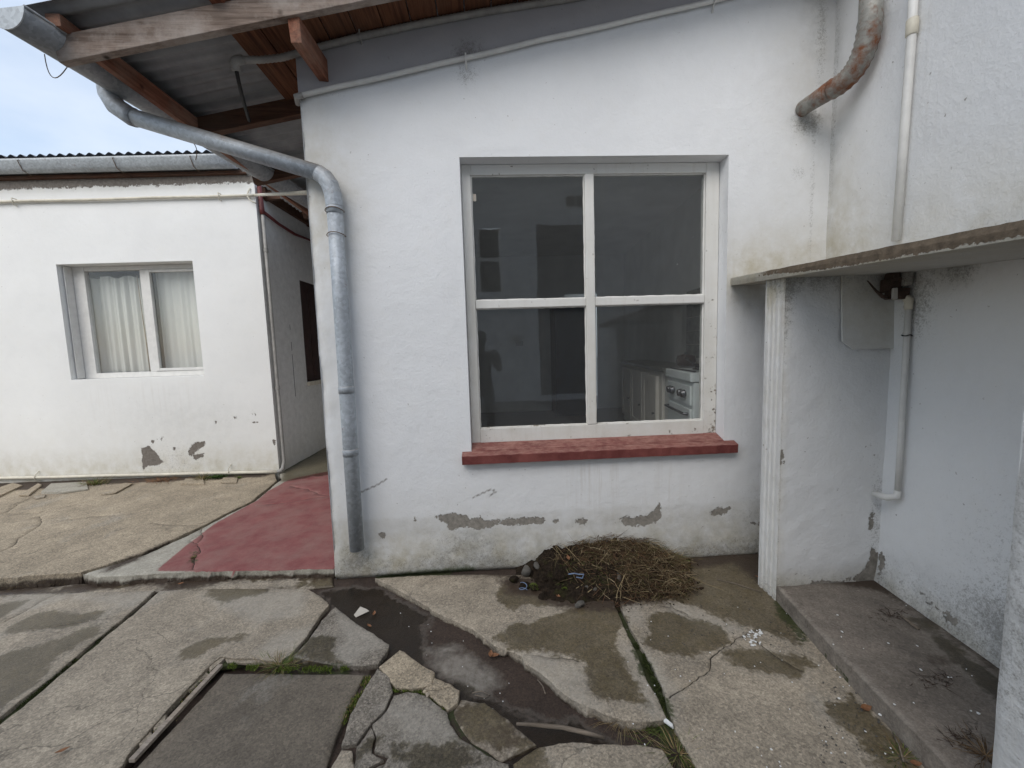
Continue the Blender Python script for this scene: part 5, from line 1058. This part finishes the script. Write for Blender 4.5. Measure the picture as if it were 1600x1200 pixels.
for k in range(340):
    cs_, cd_ = random.choice(((1.66, -.22), (1.60, -.30), (1.78, -.18), (1.84, -.33))); s = random.gauss(cs_, .04); d = random.gauss(cd_, .03); z = heap_h(np.array([s]), np.array([d]))[0]; an = random.uniform(0, 6.28)
    bl.blade((s, d, z-.004), (math.cos(an), math.sin(an), random.uniform(.4, 1.4)), random.uniform(.012, .035), .004, shade(random.choice([(.05, .075, .015), (.09, .12, .03)])), .2, 2)
bl.build('green_grass', heap, 'stuff')

def rock(name, P, r, m, sq=(1, 1, .7), seed=0, parent=None, rough=False):
    g = np.random.default_rng(seed+100); bm = bmesh.new()
    for q in g.normal(0, 1, (26 if not rough else 60, 3)):
        q = q/np.linalg.norm(q)*g.uniform(.78, 1.05); bm.verts.new((q[0]*sq[0]*r, q[1]*sq[1]*r, q[2]*sq[2]*r))
    h = bmesh.ops.convex_hull(bm, input=bm.verts); bmesh.ops.delete(bm, geom=[v for v in bm.verts if not v.link_faces], context='VERTS')
    bmesh.ops.bevel(bm, geom=list(bm.edges), offset=r*.07, segments=1, affect='EDGES'); bmesh.ops.subdivide_edges(bm, edges=bm.edges, cuts=1)
    for v in bm.verts: v.co *= 1+g.uniform(-.03, .03)*(2.5 if rough else 1)
    me = bpy.data.meshes.new(name); bm.to_mesh(me); bm.free()
    for p in me.polygons: p.use_smooth = not rough
    o = link(name, me, m, parent); o.location = P; o.rotation_euler = (random.uniform(-.3, .3), random.uniform(-.3, .3), random.uniform(0, 6)); return o
rocks = [((822, 893), .045, .045, (1, .8, 1.1), 'flat grey stone standing at the left end of the soil heap'), ((838, 884), .060, .035, (1.3, .8, .7), 'dark wedge stone upper left on the soil heap'), ((861, 853), .12, .040, (1.5, .7, .7), 'grey slanting stone near the top left of the heap'),
         ((963, 908), .035, .058, (.9, .8, 1.1), 'largest rounded grey stone at the front of the heap'), ((906, 945), .018, .036, (1.2, .9, .6), 'pale grey stone lying on the slab in front of the heap'), ((918, 918), .03, .032, (1.3, .8, .8), 'small brown stone half buried in the front of the heap'),
         ((931, 922), .03, .030, (1, .9, .9), 'small round stone right of the buried brown stone'), ((862, 842), .15, .025, (1, 1, .8), 'dark clod on the left crest of the heap'), ((848, 905), .05, .04, (1, 1, .8), 'dark clod in the lower left of the heap'), ((875, 900), .07, .05, (1, 1, .8), 'large dark clod in the middle of the heap front'),
         ((803, 905), .03, .035, (1.1, 1, .7), 'dark clod at the far left foot of the heap'), ((820, 915), .02, .035, (1.2, 1, .6), 'brown clod beside the blue plastic coil')]
for i, ((x, y), z, r_, sq, lb) in enumerate(rocks):
    o = rock('clod' if 'clod' in lb else 'stone', tuple(G(x, y, z)), r_*.95, M['soil'] if 'clod' in lb else M['stone'], sq, i+1, None, 'clod' in lb)
    tag(o, lb, 'clod' if 'clod' in lb else 'stone', 'soil clods on the heap' if 'clod' in lb else 'stones on and before the heap')
for i, ((x, y), r_, lb) in enumerate((((834, 918), .030, 'round cushion of green moss beside the blue coil'), ((893, 926), .022, 'small moss cushion in front of the heap'), ((883, 922), .018, 'smallest moss cushion left of its twin'))):
    P = G(x, y, .02); o = rock('moss_cushion', tuple(P), r_, M['soil'], (1.2, 1, .7), 30+i); tag(o, lb, 'moss', 'moss cushions at the heap')
    bl = Blades()
    for k in range(160):
        a_, e_ = random.uniform(0, 6.28), random.uniform(.1, 1.5); n_ = np.array((math.cos(a_)*math.cos(e_)*1.2, math.sin(a_)*math.cos(e_), math.sin(e_)*.7)); bl.blade(n_*r_*.95, n_+RNG.normal(0, .3, 3), .008, .003, shade((.12, .16, .03)), .2, 2)
    bl.build('moss_fuzz', o)
# litter
c = G(818, 925, .022); b = MB(); b.tube([tuple(c+np.array((.028*math.cos(t)*(1-.03*t), .022*math.sin(t), .004+.006*t))) for t in np.linspace(.5, 9, 34)], .0022, 5)
o = b.build('plastic_coil', M['bluewire']); tag(o, 'little blue plastic coil lying at the foot of the heap', 'litter')
c = G(905, 902, .075); b = MB(); b.tube([tuple(c+np.array(q)) for q in ((-.07, 0, .02), (-.03, -.005, .03), (.0, 0, .02), (.03, .0, .022), (.02, -.01, .0), (-.02, -.01, .006))], .004, 5); o = b.build('blue_string', M['bluewire']); tag(o, 'twisted blue string caught in the front of the heap', 'string')
def leaf(P, r_, m, rz):
    v = []; f = []; n = 9
    for i in range(n):
        t = i/(n-1); w_ = math.sin(t*math.pi)*r_*.45; x = (t-.5)*2*r_; cz_ = .35*r_*((t-.5)*2)**2
        v += [(x, -w_, cz_+w_*.6), (x, 0, cz_), (x, w_, cz_+w_*.5)]
    for i in range(n-1):
        for k in (0, 1): a = i*3+k; f.append((a, a+3, a+4, a+1))
    me = bpy.data.meshes.new('leaf'); me.from_pydata(v, [], f); o = link('leaf', me, m); o.location = P; o.rotation_euler = (random.uniform(-.3, .3), random.uniform(-.2, .2), rz); so = o.modifiers.new('th', 'SOLIDIFY'); so.thickness = .0008; return o
LV = [((772, 1026), -.025, .03, 'crumpled orange leaf in the muddy drain, left of a pair'), ((767, 1024), -.02, .026, 'orange leaf on top of the crumpled pair in the drain'), ((585, 960), -.03, .022, 'curled orange leaf beside the white scrap in the drain'), ((577, 979), -.03, .018, 'small orange leaf at the drain edge below the white scrap'), ((283, 913), -.005, .022, 'brown leaf in the wet strip before the red paint'),
      ((98, 1175), .01, .022, 'reddish leaf on the wet slab at lower left'), ((872, 932), .02, .018, 'orange leaf shard on the slab before the heap'), ((888, 873), .13, .026, 'orange leaf on the left of the heap'), ((940, 915), .05, .022, 'yellowish leaf low in the heap front'), ((1352, 1108), .01, .028, 'reddish leaf against the step'), ((1430, 1195), .01, .022, 'yellow leaf at the foot of the step near the frame'), ((1185, 903), .02, .022, 'yellow leaf by the fluted wall end'), ((995, 1125), -.03, .024, 'brown leaf in the weeds at the drain end')]
for (p, z, r_, lb) in LV: tag(leaf(tuple(G(*p, z)+np.array((0, 0, .004))), r_, M['leaf'], random.uniform(0, 6)), lb, 'leaf', 'fallen leaves')
# white scrap, batten, stick
a_ = G(545, 962, -.02); b = MB(); b.add([tuple(G(*p, z)) for p, z in (((553, 961), -.03), ((573, 952), -.012), ((577, 955), -.016), ((556, 965), -.034), ((563, 948), -.012))], [(0, 1, 2, 3), (0, 4, 1)]); o = b.build('card_scrap', M['litter']); o.modifiers.new('th', 'SOLIDIFY').thickness = .002; tag(o, 'torn white scrap of card in the muddy drain', 'litter')
p0, p1 = G(345, 1042, .008), G(206, 1192, .008); o = MB().beam(tuple(p0), tuple(p1), .024, .016).build('wooden_batten', M['batten'], None, .002); tag(o, 'long thin grey wooden batten along the dark cement panel', 'batten')
pts = [G(807, 1131, -.005), G(840, 1133, -.002), G(880, 1137, -.002), (G(915, 1145, -.004)), G(944, 1153, -.02)]; b = MB(); b.tube(pts, [.006, .008, .009, .009, .006], 9); o = b.build('stick', M['stick'], None, 0, True); tag(o, 'pale peeled stick lying across the end of the drain', 'stick')
for tw, (q, lb) in enumerate((([(738, 1083), (752, 1080), (765, 1086), (758, 1090), (742, 1086)], 'thin curled twig at the edge of the drain'), ([(840, 1062), (848, 1072), (852, 1084)], 'short twig in the drain below the broken slab edge'), ([(1190, 925), (1150, 912), (1120, 905)], 'thin dark twig near the fluted wall end'), ([(1395, 1145), (1405, 1165), (1412, 1190)], 'thin twig leaning at the foot of the step'))):
    b = MB(); b.tube([G(*p, -.02 if tw < 2 else .015) for p in q], .0028, 5); tag(b.build('twig', M['stick'], None, 0, True), lb, 'twig', 'twigs on the ground')
P = G(1435, 985, .105); b = MB(); b.tube([G(1408, 962, .11), G(1425, 975, .112), G(1436, 983, .108)], [.006, .008, .007], 7); tag(b.build('twig', M['stick'], None, 0, True), 'short pale twig on the raised step', 'twig', 'twigs on the ground')
# pale flakes and grit: uncountable
def grit(name, area, n, zr, r0, r1, m, lbl, onstep=False, z=0.012):
    b = MB()
    for k in range(n):
        x = random.uniform(area[0], area[2]); y = random.uniform(area[1], area[3]); c = G(x, y, z); r_ = random.uniform(r0, r1); k_ = 5; a0 = random.uniform(0, 6)
        v = [tuple(c+np.array((math.cos(a0+2*math.pi*i/k_)*r_*random.uniform(.5, 1.2), math.sin(a0+2*math.pi*i/k_)*r_*random.uniform(.5, 1.2), random.uniform(0, .002)))) for i in range(k_)]
        b.v += v+[tuple(np.array(q)+np.array((0, 0, .0025))) for q in v]; s_ = len(b.v)-2*k_
        b.f += [tuple(s_+k_+i for i in range(k_))]+[(s_+i, s_+(i+1) % k_, s_+k_+(i+1) % k_, s_+k_+i) for i in range(k_)]
    o = b.build(name, m, None, 0, False); tag(o, lbl, None, None, 'stuff'); return o
grit('paint_flakes', (1160, 985, 1190, 1010), 34, 0, .003, .010, M['flake'], 'white paint flakes scattered before the step', z=.008)
grit('paint_flakes', (980, 940, 1430, 1200), 60, 0, .0018, .0045, M['flake'], 'scattered white specks on the right slab', z=.008)
grit('paint_flakes', (600, 930, 900, 1130), 26, 0, .0015, .004, M['flake'], 'scattered white specks in the drain', z=-.028)
grit('paint_flakes', (1290, 945, 1530, 1130), 26, 0, .002, .007, M['flake'], 'white specks on the raised step', z=.104)
grit('grit', (900, 930, 1300, 1010), 160, 0, .002, .005, M['stone'], 'grit in front of the heap', z=.007)
grit('grit', (1280, 1050, 1420, 1200), 120, 0, .002, .006, M['stone'], 'grit along the foot of the step', z=.007)
# dry debris on the step
bl = Blades()
for cx_, cy_, n_ in ((1392, 960, 90), (1462, 1062, 60), (1500, 1150, 50)):
    for k in range(n_):
        p = G(cx_+random.gauss(0, 14), cy_+random.gauss(0, 6), .104); an = random.uniform(0, 6.28); bl.blade(p, (math.cos(an), math.sin(an), .15), random.uniform(.01, .05), .004, shade((.06, .04, .03)), .4, 3)
bl.build('dry_debris', None, 'stuff')
# ------------------------------------------------------------------ moss and weeds in the joints
def tuft(lbl, x, y, z, n, ln, cols, spread=.03, w=.003, up_=(.5, 1.4), cat='weed', group='weeds in the joints', name='weed_tuft', sx=1.):
    bl = Blades(); P = G(x, y, z)
    for k in range(n):
        a_ = random.uniform(0, 6.28); rr_ = abs(random.gauss(0, spread)); bl.blade((math.cos(a_)*rr_*sx, math.sin(a_)*rr_, 0), (math.cos(a_)*.9, math.sin(a_)*.9, random.uniform(*up_)), random.uniform(.5, 1)*ln, w, shade(random.choice(cols)), .18, 4, .18)
    o = bl.build(name); o.location = tuple(P); tag(o, lbl, cat, group); return o
GR = [(.09, .13, .025), (.14, .17, .05), (.06, .09, .02)]; DRY = [(.26, .19, .09), (.18, .12, .06), (.30, .24, .13)]
tuft('green and straw tuft at the top edge of the dark cement panel', 437, 1040, -.01, 220, .085, GR+DRY, .03, .003, (.2, 1.0), sx=1.8)
tuft('straw coloured weed under the lip left of the pale cement wedge', 105, 903, -.03, 140, .09, DRY, .03, .003, (.1, .9), sx=2.)
tuft('sparse dry weed under the broken slab lip at far left', 28, 915, -.03, 80, .07, DRY, .03, .003, (.2, .9), sx=1.5)
tuft('thin dark weed under the lip below the pale wedge', 222, 898, -.03, 90, .05, GR+DRY, .02, .003, (.3, 1), sx=1.8)
tuft('bushy green and straw weed by the rear building base, left', 148, 757, .05, 240, .13, GR+DRY, .05, .005, (.4, 1.4), sx=1.8)
tuft('reddish dry weed by the rear building base, centre', 250, 752, .05, 200, .08, [(.28, .13, .07), (.2, .12, .06)], .08, .005, (.3, 1.1), sx=2.4)
tuft('upright straw weed by the rear building base, right', 316, 751, .05, 90, .15, DRY+GR, .03, .005, (.7, 2.2))
tuft('dark green leafy weed by the rear building pipe', 338, 746, .06, 220, .06, [(.025, .05, .012), (.05, .09, .02)], .05, .010, (.2, 1.0), sx=1.7)
tuft('tiny green weed near the rear building corner', 372, 747, .06, 80, .045, GR, .014, .007, (.3, 1))
tuft('bright green weed at the drain end by the right slab', 1035, 1140, -.03, 220, .06, GR, .035, .003, (.2, 1), sx=1.6)
tuft('yellowish weed clump at the bottom right of the drain', 1060, 1178, -.02, 200, .08, GR+DRY, .045, .003, (.2, .9), sx=1.2)
tuft('dry grass wisps beside the stick', 975, 1125, -.03, 150, .10, DRY, .035, .003, (.0, .5), sx=2.)
tuft('dry weed at the foot of the step near the frame edge', 1410, 1185, .0, 110, .07, GR+DRY, .035, .003, (.1, .7))
tuft('dry brown weed on the step by the foreground post', 1540, 1180, .10, 120, .07, [(.10, .06, .03), (.2, .13, .07)], .035, .003, (.1, .7))
tuft('tiny green sprig in the red slab crack', 302, 872, .05, 40, .03, GR, .01, .003)
def mossline(lbl, pts, z, wdt, dens, cols, ln=.012):
    bl = Blades(); P = [G(*p, z) for p in pts]
    for a_, b_ in zip(P[:-1], P[1:]):
        L_ = np.linalg.norm(b_-a_); t_ = (b_-a_)/L_; n_ = np.array((-t_[1], t_[0], 0))
        for k in range(int(L_*dens)):
            q = a_+t_*random.uniform(0, L_); q = q+n_*random.gauss(0, wdt)
            if fbm(np.array([q]), 18, 2, 5)[0] < -.12: continue
            an = random.uniform(0, 6.28); bl.blade(q+np.array((0, 0, random.uniform(-.006, .003))), (math.cos(an), math.sin(an), random.uniform(.4, 1.6)), random.uniform(.5, 1)*ln, .0042, shade(random.choice(cols)), .2, 2)
    o = bl.build('moss', None, 'stuff'); tag(o, lbl); return o
MG = [(.085, .125, .02), (.13, .17, .03), (.05, .07, .013)]; MD = [(.026, .036, .010), (.045, .055, .016)]
mossline('bright moss strip above the dark cement panel', [(352, 1040), (390, 1043), (430, 1046), (500, 1046), (545, 1046)], -.004, .009, 3600, MG, .014)
mossline('bright moss right of the dark cement panel', [(575, 1058), (560, 1083), (545, 1110), (533, 1132)], -.012, .012, 3600, MG+DRY[:1], .014)
mossline('moss in the joint below the tan fragment', [(612, 1080), (632, 1078), (652, 1080), (680, 1095), (700, 1110)], -.012, .009, 2600, MG+MD, .012)
mossline('moss along the wooden batten', [(318, 1062), (300, 1085), (280, 1105), (262, 1130), (240, 1150)], -.012, .012, 1500, MD+DRY[:1]+MG[:1], .012)
mossline('dark moss in the long joint of the right slabs', [(992, 1005), (1003, 1022), (1012, 1042), (1022, 1062), (1036, 1095), (1052, 1130)], -.008, .009, 4200, MD, .011)
mossline('dark moss in the joint of the left slabs', [(195, 965), (150, 1003), (100, 1045), (60, 1080), (0, 1128)], -.012, .005, 3200, MD, .008)
mossline('moss along the foot of the house wall', [(597, 893), (640, 890), (700, 888), (760, 885)], -.022, .012, 2600, MD, .010)
mossline('moss along the riser of the step', [(1222, 952), (1245, 975), (1262, 995)], .004, .008, 1500, MD, .008)
mossline('weeds in the joint near the bottom right', [(1062, 1150), (1075, 1175), (1090, 1205)], -.01, .016, 2400, MD+MG+DRY, .02)
# rubble beside the batten, at the drain and along the rear building
RB = []
def chunk(lbl, pts, z, th, m=None, grp='broken cement pieces'):
    P = [tuple(G(*p, z)) for p in pts]; c = np.mean(P, 0); b = MB(); b.prism([tuple(np.array(p)-c) for p in P], (0, 0, th))
    for i in range(len(b.v)): b.v[i] = tuple(np.array(b.v[i])+RNG.normal(0, .003, 3))
    o = b.build('cement_chunk', m or M['c_grey'], None, .004); o.location = tuple(c); tag(o, lbl, 'rubble', grp); return o
chunk('broken cement piece at the upper end of the batten', [(322, 1048), (345, 1030), (352, 1036), (330, 1054)], -.03, .025)
chunk('flat cement piece beside the middle of the batten', [(284, 1088), (318, 1052), (327, 1058), (300, 1084)], -.035, .02)
chunk('small cement piece beside the lower batten', [(240, 1135), (262, 1122), (258, 1138), (242, 1150)], -.03, .02)
chunk('mossy cement piece near the bottom of the batten', [(215, 1165), (236, 1146), (240, 1156), (222, 1176)], -.03, .02)
chunk('mossy cement piece above the dark cement panel', [(350, 1032), (385, 1028), (425, 1036), (395, 1041), (356, 1040)], -.03, .02)
chunk('small pale stone wedged at the drain end', [(945, 1118), (955, 1116), (962, 1124), (950, 1126)], -.02, .02)
chunk('small round pebble in the joint of tan fragments', [(664, 1086), (670, 1085), (673, 1090), (667, 1092)], -.01, .012)
chunk('white chip at the corner of the middle slab', [(1036, 1128), (1040, 1126), (1052, 1137), (1050, 1140)], .0, .01, M['flake'])
chunk('pale broken kerb piece at far left by the rear building', [(-30, 775), (20, 757), (36, 760), (-5, 780)], .05, .022, M['c_tan'])
chunk('dark tilted kerb piece second from the left', [(30, 776), (60, 757), (66, 760), (45, 776)], .05, .022, M['c_tan'])
chunk('long pale kerb piece below the rear building window', [(64, 772), (80, 758), (135, 755), (138, 766), (100, 771)], .05, .022, M['c_red'])
chunk('loose grey slab piece lying aslant before the rear building', [(158, 774), (195, 757), (208, 757), (180, 772)], .05, .022, M['c_tan'])
chunk('pale kerb piece right of the reddish weed', [(283, 758), (290, 750), (318, 750), (320, 759)], .05, .022, M['c_tan'])
chunk('pale kerb piece under the dark green weed', [(345, 756), (350, 749), (372, 748), (370, 756)], .05, .022, M['c_tan'])
chunk('small slab splinter on the tan slab at left', [(52, 777), (72, 774), (70, 778), (56, 781)], .05, .015)
